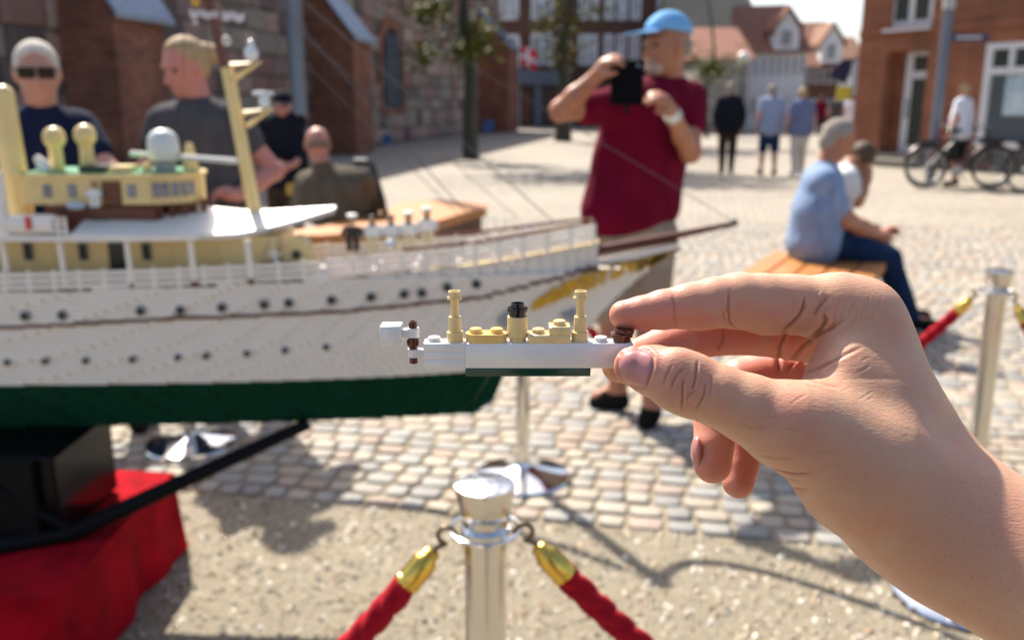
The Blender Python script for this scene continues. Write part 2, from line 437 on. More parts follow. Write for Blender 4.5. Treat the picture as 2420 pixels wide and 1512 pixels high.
# its pebbles; the near-white ones paint in the sparkle of sun glints
M_PEB = stonemix('pebbles', [(.34, .27, .165), (.22, .18, .12), (.42, .35, .24), (.15, .125, .09), (.48, .42, .32), (.32, .21, .12), (.22, .20, .17), (.38, .31, .20), (.28, .23, .15), (.30, .22, .13), (.20, .17, .12), (.36, .30, .20), (.26, .22, .16), (.33, .27, .18), (.18, .15, .11), (.72, .67, .56)], .13, .2, attr='pick', bsc=900, bdist=.0004)
NPB = 17000
pa = np.column_stack([rng.uniform(-2.3, 2.1, NPB), rng.uniform(-1.05, -.005, NPB)])
wx = P0_.x+E1.x*pa[:, 0]+E2.x*pa[:, 1]; wy = P0_.y+E1.y*pa[:, 0]+E2.y*pa[:, 1]
keep = (np.abs(wx/wy) < .72) & (wy > 1.85); wx, wy = wx[keep], wy[keep]; NPB = len(wx)
base = np.array([(1, 0, 0), (.3, .95, 0), (-.8, .6, 0), (-.8, -.6, 0), (.3, -.95, 0), (.55, .1, .75), (-.2, .55, .8), (-.4, -.5, .7)])
bf = np.array([(0, 1, 5, 5), (1, 2, 6, 5), (2, 3, 7, 6), (3, 4, 7, 7), (4, 0, 5, 7), (5, 6, 7, 7)])
ang = rng.uniform(0, 6.28, NPB); sc = rng.gamma(3.2, .0019, NPB).clip(.003, .014); zz = rng.uniform(.5, 1.0, NPB)
ca_, sa_ = np.cos(ang), np.sin(ang)
V = np.zeros((NPB, 8, 3)); V[:, :, 0] = wx[:, None]+sc[:, None]*(base[:, 0]*ca_[:, None]-base[:, 1]*sa_[:, None]*.8)
V[:, :, 1] = wy[:, None]+sc[:, None]*(base[:, 0]*sa_[:, None]+base[:, 1]*ca_[:, None]*.8); V[:, :, 2] = -.0045+sc[:, None]*base[:, 2]*zz[:, None]
fl = []
tri = [(0, 1, 5), (1, 6, 5), (1, 2, 6), (2, 3, 7), (2, 7, 6), (3, 4, 7), (4, 0, 5), (4, 5, 7), (5, 6, 7)]
T3 = (np.array(tri)[None]+8*np.arange(NPB)[:, None, None]).reshape(-1, 3)
me = bpy.data.meshes.new('pebbles'); me.vertices.add(NPB*8); me.vertices.foreach_set('co', V.astype(np.float32).ravel())
me.loops.add(len(T3)*3); me.loops.foreach_set('vertex_index', T3.ravel().astype(np.int32)); me.polygons.add(len(T3))
me.polygons.foreach_set('loop_start', np.arange(0, len(T3)*3, 3, dtype=np.int32)); me.polygons.foreach_set('loop_total', np.full(len(T3), 3, np.int32)); me.update(calc_edges=True)
at_ = me.attributes.new('pick', 'FLOAT', 'POINT'); at_.data.foreach_set('value', np.repeat(rng.uniform(0, 1, NPB), 8).astype(np.float32)); me.materials.append(M_PEB)
pe = bpy.data.objects.new('pebbles', me); C.objects.link(pe); pe.parent = agg; tag(pe, kind='stuff')
# cobbles: the nearest as separate stones, the rest as one
def cobble_shape(seed):
    r = random.Random(seed); V = []; n = 8
    for ring, (s, z) in enumerate([(.99, -.02), (1.0, -.006), (.965, -.001), (.80, .0012)]):
        for k in range(n):
            a = 2*math.pi*k/n; c_, s_ = math.cos(a), math.sin(a); q = 1/max(abs(c_), abs(s_)); q = min(q, 1.30)
            V.append((c_*q*.5*s*(1+r.uniform(-.035, .035)), s_*q*.5*s*(1+r.uniform(-.035, .035)), z+r.uniform(-.0008, .0008)))
    V.append((0, 0, .003)); F = []
    for i in range(3):
        for k in range(n): F.append((i*n+k, i*n+(k+1) % n, (i+1)*n+(k+1) % n, (i+1)*n+k))
    for k in range(n): F.append((3*n+k, 3*n+(k+1) % n, 4*n))
    return V, F
shapes = [cobble_shape(i) for i in range(6)]; meshes = []
for V_, F_ in shapes:
    me = bpy.data.meshes.new('cobble'); me.from_pydata(V_, [], F_); me.materials.append(M_COB); me.polygons.foreach_set('use_smooth', [True]*len(F_)); meshes.append(me)
stones = []; b_ = .005; row = 0
while b_ < 8.2:
    dep = random.uniform(.078, .094); a_ = -5.5+random.uniform(0, .1)
    while a_ < 7.5:
        wd = random.uniform(.072, .120)
        c_ = gp(a_+wd/2, b_+dep/2); x_, y_ = c_.x, c_.y
        if abs(x_/y_) < .66+.25/y_: stones.append((y_, x_, wd, dep, a_+wd/2, b_+dep/2))
        a_ += wd+random.uniform(.006, .016)
    b_ += dep+random.uniform(.006, .014); row += 1
stones.sort()
inview = [s for s in stones if abs(s[1]/s[0]) < .63]
near = set(id(s) for s in inview[:300]); rest = [s for s in stones if id(s) not in near]
for s in inview[:300]:
    o = bpy.data.objects.new('cobble', random.choice(meshes)); C.objects.link(o); o.parent = paving
    c_ = gp(s[4], s[5], random.uniform(-.003, .003)); o.location = c_; o.rotation_euler = (random.uniform(-.03, .03), random.uniform(-.03, .03), -.185+random.choice((0, math.pi))+random.uniform(-.05, .05)); o.scale = (s[2]*.985, s[3]*.985, 1)
VV = []; FF = []; PK = []
for s in rest:
    V_, F_ = random.choice(shapes); k = len(VV); c_ = gp(s[4], s[5], random.uniform(-.003, .003)); an = -.185+random.uniform(-.05, .05); co, si = math.cos(an), math.sin(an)
    for x, y, z in V_: x *= s[2]*.985; y *= s[3]*.985; VV.append((c_.x+x*co-y*si, c_.y+x*si+y*co, c_.z+z))
    FF += [tuple(i+k for i in f) for f in F_]; PK += [random.random()]*len(V_)
cf = make('cobbles', VV, FF, M_COBS, paving, True); tag(cf, kind='stuff')
a2_ = cf.data.attributes.new('pick', 'FLOAT', 'POINT'); a2_.data.foreach_set('value', PK)

# ================================================================== the old church on the left
M_CBRICK = brickmat('church_brick', (.34, .125, .065), (.19, .07, .045), (.20, .14, .10), 1.0)
M_LEAD = mat('lead_roof', (.26, .30, .36), .45, metal=.5, var=.15, vscale=3)
M_MORT = mat('wall_mortar', (.12, .10, .085), .95, var=.25, vscale=6, bump=.5, bscale=30, bdist=.01)
STN = [(.30, .20, .165), (.23, .165, .14), (.36, .255, .20), (.17, .135, .115), (.31, .20, .155), (.25, .22, .18), (.12, .09, .08), (.40, .31, .245), (.25, .14, .11), (.28, .25, .20)]
M_STONE = stonemix('granite_block', STN, .85, .6, bsc=14, bdist=.02, spots=.22); M_STONES = stonemix('granite_block_far', STN, .85, .6, attr='pick', bsc=14, bdist=.02, spots=.22)
M_DGLASS = mat('dark_glass', (.02, .03, .04), .12, spec=.6)
WO = Vector((-4.97, 29.5, 0)); WD = Vector((.189, .982, 0)).normalized(); WN = Vector((.982, -.189, 0)).normalized()
def wp(s, o, z): return WO+WD*s+WN*o+Vector((0, 0, z))
def s_at(px):                      # where the sight line of a pixel column meets the wall
    k = (px-CX)/FPX/1.03; y = (WO.x-WO.y*WD.x/WD.y)/(k-WD.x/WD.y); return (y-WO.y)/WD.y
church = thing('church', 'old church of granite blocks with brick buttresses along the left side of the square', 'church', wp(0, 0, 0))
HT = 7.6
def wallbox(name, s0, s1, o0, o1, z0, z1, m, parent=church, slope=0):
    b = MB(); P = [wp(s0, o0, z0), wp(s1, o0, z0), wp(s1, o1, z0), wp(s0, o1, z0)]
    Tt = [wp(s0, o0, z1+slope), wp(s1, o0, z1+slope), wp(s1, o1, z1), wp(s0, o1, z1)]
    b.add(P+Tt, [(0, 1, 2, 3), (4, 7, 6, 5), (0, 4, 5, 1), (1, 5, 6, 2), (2, 6, 7, 3), (3, 7, 4, 0)][::1])
    return b.build(name, m, parent)
sE = s_at(1178)
wall = wallbox('wall', -22, sE, -3, 0, 0, HT, M_MORT)
wallbox('roof', -22, sE, -7, .4, HT+.002, HT+.2, M_LEAD, slope=5)
gz0, gz1 = s_at(903), s_at(947)
def in_open(s, z): return gz0-.35 < s < gz1+.35 and 1.0 < z < 4.3
blocks = []
z = .05
while z < 7.6:
    hh = random.uniform(.32, .6); s = -17+random.uniform(0, .5)
    while s < sE-.3:
        ww = random.uniform(.45, 1.15)
        if not in_open(s+ww/2, z+hh/2):
            p = wp(s+ww/2, 0, z+hh/2); tp = (p.z-EYE)/p.y
            if tp < .20: blocks.append((p.y, s+ww/2, z+hh/2, ww, hh))
        s += ww+.03
    z += hh+.03
blocks.sort()
def block_shape(seed):
    r = random.Random(seed); V = []; F = []
    for (o, k) in ((-.02, 1.0), (.035, .96), (.06, .74)):
        for (x, y) in ((-.5, -.5), (.5, -.5), (.5, .5), (-.5, .5)): V.append((x*k+r.uniform(-.03, .03), -o-r.uniform(0, .012), y*k+r.uniform(-.03, .03)))
    for i in range(2):
        for k in range(4): F.append((i*4+k, i*4+(k+1) % 4, (i+1)*4+(k+1) % 4, (i+1)*4+k))
    F.append((8, 9, 10, 11)); return V, F
bsh = [block_shape(i) for i in range(6)]; bme = []
for V_, F_ in bsh:
    me = bpy.data.meshes.new('stone'); me.from_pydata(V_, [], F_); me.materials.append(M_STONE); bme.append(me)
wrot = math.atan2(WD.y, WD.x)
for y_, s, z, ww, hh in blocks[:300]:
    o = bpy.data.objects.new('stone', random.choice(bme)); C.objects.link(o); o.parent = wall
    o.location = wp(s, 0, z)-org(wall); o.rotation_euler = (0, 0, wrot); o.scale = (ww, 1, hh)
VV = []; FF = []; PK = []
for y_, s, z, ww, hh in blocks[300:]:
    V_, F_ = random.choice(bsh); k = len(VV)
    for a, b_, c_ in V_: VV.append(tuple(wp(s+a*ww, -b_, z+c_*hh)))
    FF += [tuple(i+k for i in f) for f in F_]; PK += [random.random()]*len(V_)
st = make('stones', VV, FF, M_STONES, wall); tag(st, kind='stuff'); st.data.attributes.new('pick', 'FLOAT', 'POINT').data.foreach_set('value', PK)
# pointed window with a brick surround
def arch(s0, s1, z0, z1, zs, o, n=8):
    P = [wp(s0, o, z0), wp(s1, o, z0)]; m_ = (s0+s1)/2
    for i in range(n+1): t = i/n; P.append(wp(s1+(m_-s1)*(1-math.cos(t*math.pi/2)), o, zs+(z1-zs)*math.sin(t*math.pi/2)))
    for i in range(n-1, -1, -1): t = i/n; P.append(wp(s0+(m_-s0)*(1-math.cos(t*math.pi/2)), o, zs+(z1-zs)*math.sin(t*math.pi/2)))
    return P
b = MB(); b.prism(arch(gz0-.35, gz1+.35, 1.0, 4.4, 3.1, .004), WN*.07); win = b.build('window', M_CBRICK, church)
b = MB(); b.prism(arch(gz0, gz1, 1.25, 4.0, 2.9, .08), WN*.02); b.build('pane', M_DGLASS, win)
b = MB()
for i in range(1, 3): s = gz0+(gz1-gz0)*i/3; b.box(wp(s, .115, 2.5), (.06, .06, 2.5))
b.build('mullion', M_LEAD, win)
# buttresses with sloping lead caps
for px0, px1, zt, dep in ((150, 292, 2.85, 1.5), (733, 838, 3.15, 1.4), (1128, 1200, 4.1, 2.4)):
    s0 = s_at(px0); y = wp(s0, 0, 0).y; pr = (px1-px0)/FPX*1.03*y
    o_ = wallbox('buttress', s0, s0+dep, .07, pr, 0, zt, M_CBRICK, slope=1.6)
    b = MB(); A = [wp(s0-.12, .07, zt+1.72), wp(s0+dep+.12, .07, zt+1.72), wp(s0+dep+.12, pr+.15, zt-.1), wp(s0-.12, pr+.15, zt-.1)]
    b.prism(A, (0, 0, .09)); b.build('lead_cap', M_LEAD, o_)
# red brick side door bay further along
# ================================================================== brick corner house on the right
M_RB = brickmat('red_brick', (.34, .12, .055), (.26, .085, .042), (.24, .15, .10), 1.0)
M_WPAINT = mat('white_paint', (.66, .67, .68), .5, var=.05, vscale=4)
M_PLINTH = mat('grey_plinth', (.055, .058, .062), .8, var=.2, vscale=3, bump=.3, bscale=20, bdist=.01)
M_STEP = mat('granite_step', (.24, .22, .185), .8, var=.15, vscale=20)
M_DOOR = mat('door_glass', (.06, .07, .06), .1, spec=.6); M_DARKIN = mat('shop_interior', (.03, .035, .04), .25, var=.4, vscale=2)
BO = atZ(2030, 394, 0); BO = Vector((8.2, 21.9, 0)); BE = Vector((11.6, 16.1, 0)); BD = (BE-BO).normalized(); BN = Vector((BD.y, -BD.x, 0)); BN = BN if BN.y < 0 else -BN
house = thing('corner_house', 'red brick corner house with white shop window and recessed glass door on the right', 'house', BO)
def bp3(s, o, z): return BO+BD*s+BN*o+Vector((0, 0, z))
def s_r(px):                    # along the house front
    k = (px-CX)/FPX/1.033; # x = k*y
    # BO.x + s*BD.x = k*(BO.y + s*BD.y)
    return (k*BO.y-BO.x)/(BD.x-k*BD.y)
def z_r(py, s):
    p = bp3(s, 0, 0); r = ray(1210, py); return EYE+r.z/r.y*p.y
def fb(name, s0, s1, o0, o1, z0, z1, m, parent=house):
    b = MB(); b.add([bp3(s0, o0, z0), bp3(s1, o0, z0), bp3(s1, o1, z0), bp3(s0, o1, z0), bp3(s0, o0, z1), bp3(s1, o0, z1), bp3(s1, o1, z1), bp3(s0, o1, z1)],
          [(0, 3, 2, 1), (4, 5, 6, 7), (0, 1, 5, 4), (1, 2, 6, 5), (2, 3, 7, 6), (3, 0, 4, 7)])
    o = b.build(name, m, parent)
    if BN.cross(BD).z < 0:
        o.data.flip_normals()
    return o
sd0, sd1 = s_r(2088), s_r(2186); zd = 2.55; sw0, sw1 = s_r(2322), s_r(2500); su0, su1 = s_r(2082), s_r(2182)
zw0, zw1 = .62, z_r(104, sw0)
Ltot = 12.0; D0 = -9
# the front is built round its openings (recessed door, shop window, upper window)
zu0 = z_r(70, su0)
def front(s0, s1, z0, z1): return fb('wall', s0, s1, D0, 0, z0, z1, M_RB)
front(0, sd0, 0, 9.5); fb('wall', sd0, sd1, D0, -.42, 0, zd, M_RB)
fb('wall', sd0, sd1, D0, 0, zd, zu0, M_RB); fb('wall', sd0, sd1, D0, 0, zu0+1.75, 9.5, M_RB)
fb('wall', sd0, sd1, D0, -.16, zu0, zu0+1.75, M_DARKIN)
front(sd1, sw0, 0, 9.5); fb('wall', sw0, sw1, D0, 0, 0, zw0, M_RB); fb('wall', sw0, sw1, D0, 0, zw1, 9.5, M_RB); front(sw1, Ltot, 0, 9.5)
fb('plinth', sd1+.02, Ltot, .002, .05, 0, .42, M_PLINTH)
fb('step', sd0-.25, sd1+.12, .052, .5, 0, .15, M_STEP); fb('step', sd0+.01, sd1-.01, -.415, .05, 0, .27, M_STEP)
fb('string_course', .01, Ltot, .002, .05, zd+.35, zd+.5, M_RB)
dr = fb('door', sd0+.28, sd1-.02, -.415, -.36, .28, zd-.02, M_WPAINT)
dw = sd1-sd0-.3
fb('pane', sd0+.28+.2, sd1-.16, -.358, -.35, .45, zd-.62, M_DOOR, dr); fb('pane', sd0+.28+.2, sd1-.16, -.358, -.35, zd-.45, zd-.12, M_DOOR, dr)
b = MB(); b.tube([bp3(sd0+.42, -.31, 1.05), bp3(sd0+.42, -.31, 1.5)], .02, 8); b.build('handle', M_LEAD, dr)
wu = fb('window', su0, su1, -.155, -.09, zu0, zu0+1.7, M_WPAINT)
for i in range(2):
    a = su0+.13+i*(su1-su0-.1)/2; fb('pane', a, a+(su1-su0-.1)/2-.16, -.088, -.08, zu0+.16, zu0+1.6, M_DOOR, wu)
fb('sill', su0-.06, su1+.06, -.085, .09, zu0-.07, zu0-.005, M_WPAINT, wu)
fb('shop_back', sw0+.01, sw1-.01, D0, -1.3, zw0, zw1-.01, M_DARKIN)
wsf = thing('shop_frame', None, None, bp3(sw0, 0, zw0)) if False else None
fr = fb('shop_window', sw0, sw0+.14, -.12, .03, zw0, zw1, M_WPAINT)
fb('frame', sw0+.142, sw1, -.12, .03, zw1-.12, zw1, M_WPAINT, fr); fb('frame', sw0+.142, sw1, -.12, .03, zw1-.62, zw1-.48, M_WPAINT, fr); fb('sill', sw0-.03, sw1, -.12, .09, zw0-.13, zw0-.002, M_WPAINT, fr)
q = sw0+.142; 
for i in range(4):
    fb('frame', q+.36, q+.46, -.118, .028, zw1-.478, zw1-.122, M_WPAINT, fr); fb('pane', q, q+.36, -.06, -.05, zw1-.48, zw1-.12, M_DOOR, fr); q += .46
fb('pane', sw0+.142, sw1, -.07, -.06, zw0, zw1-.62, mat('shop_glass', (.10, .12, .13), .03, spec=.7), fr)
M_POST = mat('poster', (.30, .45, .55), .5, col2=(.62, .70, .72), vscale=3.5)
fb('poster', s_r(2372), s_r(2450), -.058, -.05, 1.15, 1.95, M_POST, fr)
# return wall along the side street, shop fronts catching the light
b = MB(); S0 = bp3(0, D0, 0)
house_ret = fb('side_window', -.03, -.002, -3.2, -.6, .5, 3.6, mat('side_glass', (.2, .22, .25), .05, metal=.6), house)
fb('side_frame', -.05, -.032, -3.2, -3.05, .4, 3.7, M_WPAINT, house); fb('side_frame', -.05, -.032, -.75, -.6, .4, 3.7, M_WPAINT, house)
b = MB(); b.prism([bp3(-.3, .3, 9.5), bp3(Ltot+.3, .3, 9.5), bp3(Ltot+.3, D0-.3, 9.5), bp3(-.3, D0-.3, 9.5)], (0, 0, .2)); b.build('roof', M_LEAD, house)

# ================================================================== the brick block at the end of the square
M_BB = brickmat('brown_brick', (.15, .058, .038), (.105, .042, .03), (.12, .09, .07), 0.0)
M_SLATE = mat('blue_grey_paint', (.10, .125, .17), .6, var=.1, vscale=2); M_WG = mat('window_glass', (.42, .43, .45), .15, var=.5, vscale=1.2, spec=.6)
Y2 = 58.0
def X2(px): return (px-CX)/FPX*Y2/1.03
block = thing('apartment_block', 'dark brick block with rows of white windows at the end of the square', 'building', (X2(1150), Y2, 0))
b = MB(); b.bx(X2(1120), X2(1645), Y2, Y2+12, 0, 15); bw = b.build('wall', M_BB, block)
b = MB(); b.prism([(X2(1110), Y2-.4, 15.01), (X2(1655), Y2-.4, 15.01), (X2(1655), Y2+6, 18)], (0, .3, .1)); b.build('roof', M_SLATE, block)
def win2(p0, p1, z0, z1, n=2, Y=Y2, X=X2, par=None, pm=None, fm=None):
    par = par or block; fm = fm or M_WPAINT; pm = pm or M_WG
    x0, x1 = X(p0), X(p1); b = MB(); b.bx(x0, x1, Y-.10, Y-.002, z0, z1); f = b.build('window', fm, par)
    w_ = (x1-x0-.12)/n; b2 = MB()
    for i in range(n): b2.bx(x0+.12+i*w_, x0+i*w_+w_, Y-.12, Y-.102, z0+.14, z1-.14)
    b2.build('pane', pm, f); return f
for z0, z1 in ((6.45, 8.4), (3.75, 5.6), (9.3, 11.2)):
    for p0, p1, n in ((1176, 1226, 2), (1254, 1306, 2), (1364, 1410, 2), (1424, 1446, 1), (1453, 1476, 1), (1484, 1508, 1), (1545, 1568, 1), (1576, 1600, 1)): win2(p0, p1, z0, z1, n)
b = MB(); b.bx(X2(1195), X2(1345), Y2-1.5, Y2-.01, 2.55, 3.4); b.build('canopy', M_SLATE, block)
b = MB(); b.bx(X2(1200), X2(1345), Y2-.06, Y2-.003, 0, 2.5); b.build('shop_front', M_DARKIN, block)
for p in (1206, 1262, 1336): b = MB(); b.bx(X2(p), X2(p+15), Y2-1.3, Y2-.9, 0, 2.54); b.build('pillar', M_SLATE, block)
for p in (1232, 1295): b = MB(); b.bx(X2(p), X2(p+22), Y2-.12, Y2-.062, .1, 2.2); b.build('door', mat('shop_door', (.20, .07, .05), .5), block)

# ================================================================== houses down the side street
M_TILE = mat('red_roof_tiles', (.25, .095, .055), .85, col2=(.19, .068, .042), vscale=2.5, bump=.4, bscale=9, bdist=.04)
M_TILE2 = mat('brown_roof_tiles', (.24, .105, .055), .85, col2=(.17, .075, .045), vscale=2.5)
M_KHAKI = mat('thatch_grey_roof', (.36, .29, .18), .9, col2=(.26, .21, .14), vscale=1.5)
M_WR = mat('white_render', (.72, .71, .69), .8, var=.06, vscale=1); M_DW = mat('dim_window', (.24, .25, .26), .3)
M_GREY = mat('grey_timber', (.26, .255, .235), .8)
def town_house(name, label, px0, px1, Y, zeave, zridge, wallm, roofm, nw=4, rows=2, dormers=(), depth=8, gable=None, skew=0.0):
    X = lambda p: (p-CX)/FPX*Y/1.035
    x0, x1 = X(px0), X(px1); t = thing(name, label, 'house', (x0, Y, 0))
    K = lambda x, y, z: Vector((x, y+(x1-x)*skew, z))
    b = MB(); F_ = [(0, 1, 2, 3), (4, 7, 6, 5), (0, 4, 5, 1), (1, 5, 6, 2), (2, 6, 7, 3), (3, 7, 4, 0)]
    b.add([K(x0, Y, 0), K(x0, Y+depth, 0), K(x1, Y+depth, 0), K(x1, Y, 0), K(x0, Y, zeave), K(x0, Y+depth, zeave), K(x1, Y+depth, zeave), K(x1, Y, zeave)], F_); b.build('wall', wallm, t)
    b = MB(); ym = Y+depth/2
    b.prism([K(x0-.2, Y-.35, zeave-.15), K(x0-.2, ym, zridge), K(x0-.2, Y+depth+.35, zeave-.15)], K(x1+.2, 0, 0)-K(x0-.2, 0, 0)); b.build('roof', roofm, t)
    fh = zeave/rows
    for r in range(rows):
        for i in range(nw):
            xa = x0+(x1-x0)*(i+.28)/nw; xb = x0+(x1-x0)*(i+.72)/nw; b = MB()
            z0_, z1_ = r*fh+fh*.35, r*fh+fh*.85
            b.add([K(xa, Y-.05, z0_), K(xb, Y-.05, z0_), K(xb, Y-.05, z1_), K(xa, Y-.05, z1_), K(xa, Y, z0_), K(xb, Y, z0_), K(xb, Y, z1_), K(xa, Y, z1_)], [(0, 1, 2, 3), (0, 4, 5, 1), (1, 5, 6, 2), (2, 6, 7, 3), (3, 7, 4, 0)])
            f = b.build('window', M_WPAINT, t); b = MB()
            dx = (xb-xa)*.12; dz = (z1_-z0_)*.1
            b.add([K(xa+dx, Y-.07, z0_+dz), K(xb-dx, Y-.07, z0_+dz), K(xb-dx, Y-.07, z1_-dz), K(xa+dx, Y-.07, z1_-dz)], [(0, 1, 2, 3)]); b.build('pane', M_DW, f)
    for (pa, pb, za, zb) in dormers:
        xa, xb = X(pa), X(pb); yd = Y-.1; dd = depth*.45
        b = MB(); b.prism([K(xa, yd, za), K(xb, yd, za), K(xb, yd, za+(zb-za)*.5), K((xa+xb)/2, yd, zb), K(xa, yd, za+(zb-za)*.5)], (0, dd, 0)); d_ = b.build('dormer', M_WR, t)
        b = MB(); e = .18
        b.prism([K(xa-e, yd-e, za+(zb-za)*.5-e), K((xa+xb)/2, yd-e, zb), K((xa+xb)/2, yd-e, zb+.18), K(xa-e, yd-e, za+(zb-za)*.5+.1)], (0, dd, 0))
        b.prism([K(xb+e, yd-e, za+(zb-za)*.5-e), K((xa+xb)/2, yd-e, zb), K((xa+xb)/2, yd-e, zb+.18), K(xb+e, yd-e, za+(zb-za)*.5+.1)], (0, dd, 0)); b.build('dormer_roof', roofm, d_)
        b = MB(); mx_ = (xa+xb)/2; b.bx(mx_-(xb-xa)*.2, mx_+(xb-xa)*.2, K(mx_, 0, 0).y+yd-.06, K(mx_, 0, 0).y+yd-.003, za+(zb-za)*.12, za+(zb-za)*.48); b.build('pane', M_DW, d_)
    return t
def zY(py, Y): r = ray(1210, py); return EYE+r.z/r.y*Y
town_house('town_house', 'low pale timbered house under an orange tile roof behind the man in the cap', 1648, 1768, 44, zY(132, 44), zY(66, 47.5), M_GREY, M_TILE, 9, 2, depth=7)
town_house('town_house', 'tall house with a mossy brown roof rising behind the orange roofed one', 1600, 1800, 51.5, zY(110, 51.5), zY(-14, 56.5), M_WR, M_KHAKI, 5, 3, depth=10)
town_house('town_house', 'white house with a red tile roof and big white gabled dormer', 1766, 1902, 50, zY(118, 50), zY(14, 55), M_WR, M_TILE, 8, 2, dormers=((1828, 1882, zY(118, 50), zY(22, 50)),), depth=9, skew=.25)
town_house('town_house', 'red brick house with a brown roof and narrow white dormer', 1896, 1984, 66, zY(152, 66), zY(54, 71), M_BB, M_TILE2, 6, 2, dormers=((1938, 1984, zY(150, 66), zY(58, 66)),), depth=9, skew=.25)
town_house('town_house', 'last pale little house at the far end of the street', 1975, 2040, 88, zY(138, 88), zY(88, 92), M_WR, M_TILE2, 3, 2, depth=8)
# ================================================================== rope barrier
M_CHR = mat('chrome', (.80, .79, .77), .10, metal=1, bump=.03, bscale=40); M_CHP = mat('drawn_chrome', (.70, .69, .67), .08, metal=1, bump=.35, bscale=1, stretch=(95, 95, .35), bdist=.010)
M_BRASS = mat('brass', (.80, .52, .10), .22, metal=1, var=.15, vscale=60)
M_BRZ = mat('dark_bronze', (.16, .12, .08), .35, metal=.9)
M_ROPE = mat('red_rope', (.36, .003, .014), .85, spec=.2, var=.30, vscale=260, bump=.9, bscale=500, bdist=.002)
def stanchion(p, label):
    t = thing('rope_stanchion', label, 'stanchion', p, 'chrome posts of the rope barrier'); x, y, z = p
    b = MB(); b.lathe((x, y, z), [(.178, 0), (.182, .006), (.178, .013), (.16, .017), (.115, .027), (.06, .040), (.034, .052), (.029, .064), (.0001, .064)], 48); b.build('base', M_CHR, t, True, 40)
    b = MB(); b.lathe((x, y, z), [(.0245, .05), (.0245, .885)], 48); b.build('pole', M_CHP, t, True, 40)
    b = MB(); b.lathe((x, y, z), [(.0250, .884), (.0285, .887), (.0290, .894), (.0270, .897), (.0255, .899), (.0280, .903), (.0345, .942), (.0352, .9455), (.0345, .948), (.030, .9495), (.0001, .951)], 40); b.build('cap', M_CHP, t, True, 32)
    b = MB(); pts = [(x+.0405*math.cos(2*math.pi*k/36), y+.0405*math.sin(2*math.pi*k/36), .8925) for k in range(37)]; b.tube(pts, .0024, 10, False)
    b.build('ring', M_CHR, t, True)
    for k in range(4):
        b = MB(); a = math.pi/4+k*math.pi/2; b.tube([(x+.026*math.cos(a), y+.026*math.sin(a), .8925), (x+.040*math.cos(a), y+.040*math.sin(a), .8925)], .0035, 8); b.build('ring_spoke', M_CHR, t, True)
    return t
pA = Vector((-.031, .945, 0)); pB = Vector((.040, 3.13, 0)); pC = Vector((1.278, 2.29, 0)); pD = Vector((-1.33, 3.46, 0)); pE = Vector((1.50, 1.05, 0)); pF = Vector((-1.45, .80, 0)); pG = Vector((1.80, 1.20, 0))
stanchion(pA, 'chrome rope stanchion nearest the camera, its cap and ring below the toy ship')
stanchion(pB, 'chrome stanchion rising from its round base behind the green keel')
stanchion(pC, 'chrome stanchion at the right edge, pole and cap beside the wrist')
stanchion(pD, 'chrome stanchion whose round base shows beyond the black prop')
def hook(end, d, t):             # snap hook over the ring, then brass ferrule
    return
def rope(a, b_, sag, label, hide=False):
    d = (b_-a); d.z = 0; L = d.length; d.normalize(); a0 = a+d*.0405+Vector((0, 0, .892)); b0 = b_-d*.0405+Vector((0, 0, .892))
    def P(t): return a0.lerp(b0, t)+Vector((0, 0, -4*sag*t*(1-t)))
    n = 160; pts = [P(i/n) for i in range(n+1)]; cum = [0]
    for i in range(n): cum.append(cum[-1]+(pts[i+1]-pts[i]).length)
    tot = cum[-1]
    def at(s):
        i = max(0, min(n-1, next((k for k in range(n) if cum[k+1] >= s), n-1))); f = (s-cum[i])/(cum[i+1]-cum[i]); return pts[i].lerp(pts[i+1], f)
    t = thing('barrier_rope', label, 'rope', P(.5), 'red ropes of the barrier')
    for e in (0, 1):
        q = (lambda s: at(s)) if e == 0 else (lambda s: at(tot-s))
        hp_ = [q(0)+Vector((0, 0, .0)), ]
        o_ = q(.001); dr = (q(.03)-q(.001)).normalized(); side = dr.cross(Vector((0, 0, 1))).normalized(); up = side.cross(dr).normalized()
        if up.z < 0: up = -up
        hk = []
        for k in range(15):
            an = math.radians(-60+k*20); hk.append(o_-dr*(.010*math.cos(an)-.006)+up*(.010*math.sin(an))+side*.0)
        hk.append(q(.026)); hk.append(q(.032))
        b = MB(); b.tube(hk, .0030, 8); b.build('hook', M_BRZ, t, True)
        b = MB(); c0, c1 = q(.030), q(.082); ax = (c1-c0).normalized(); Lf = (c1-c0).length
        b.lathe(c0, [(.004, 0), (.0085, .002), (.0105, .005), (.0085, .008), (.0125, .014), (.0152, .018), (.0152, Lf-.006), (.0160, Lf-.005), (.0160, Lf), (.012, Lf)], 24, axis=ax); b.build('ferrule', M_BRASS, t, True, 35)
    s0, s1 = .080, tot-.080; m = int((s1-s0)/.0022); nn = 28; V = []; F_ = []; u = None
    for i in range(m+1):
        s = s0+(s1-s0)*i/m; p = at(s); tg = (at(min(tot, s+.004))-at(max(0, s-.004))).normalized()
        if u is None: u = tg.orthogonal().normalized()
        u = (u-tg*u.dot(tg)).normalized(); v = tg.cross(u)
        for k in range(nn):
            a_ = 2*math.pi*k/nn; w1 = abs(math.cos(1.5*a_+s*92)); w2 = math.cos(6*a_-s*380)*math.cos(6*a_+s*520)
            r_ = .0162*(.74+.27*w1**.7+.07*w2); V.append(p+(u*math.cos(a_)+v*math.sin(a_))*r_)
    F_ = [(i*nn+k, i*nn+(k+1) % nn, (i+1)*nn+(k+1) % nn, (i+1)*nn+k) for i in range(m) for k in range(nn)]
    make('rope', V, F_, M_ROPE, t, True); return t
rope(pA, pF, .44, 'red barrier rope hanging down to the lower left from the nearest stanchion')
rope(pA, pE, .44, 'red barrier rope hanging down to the lower right from the nearest stanchion')
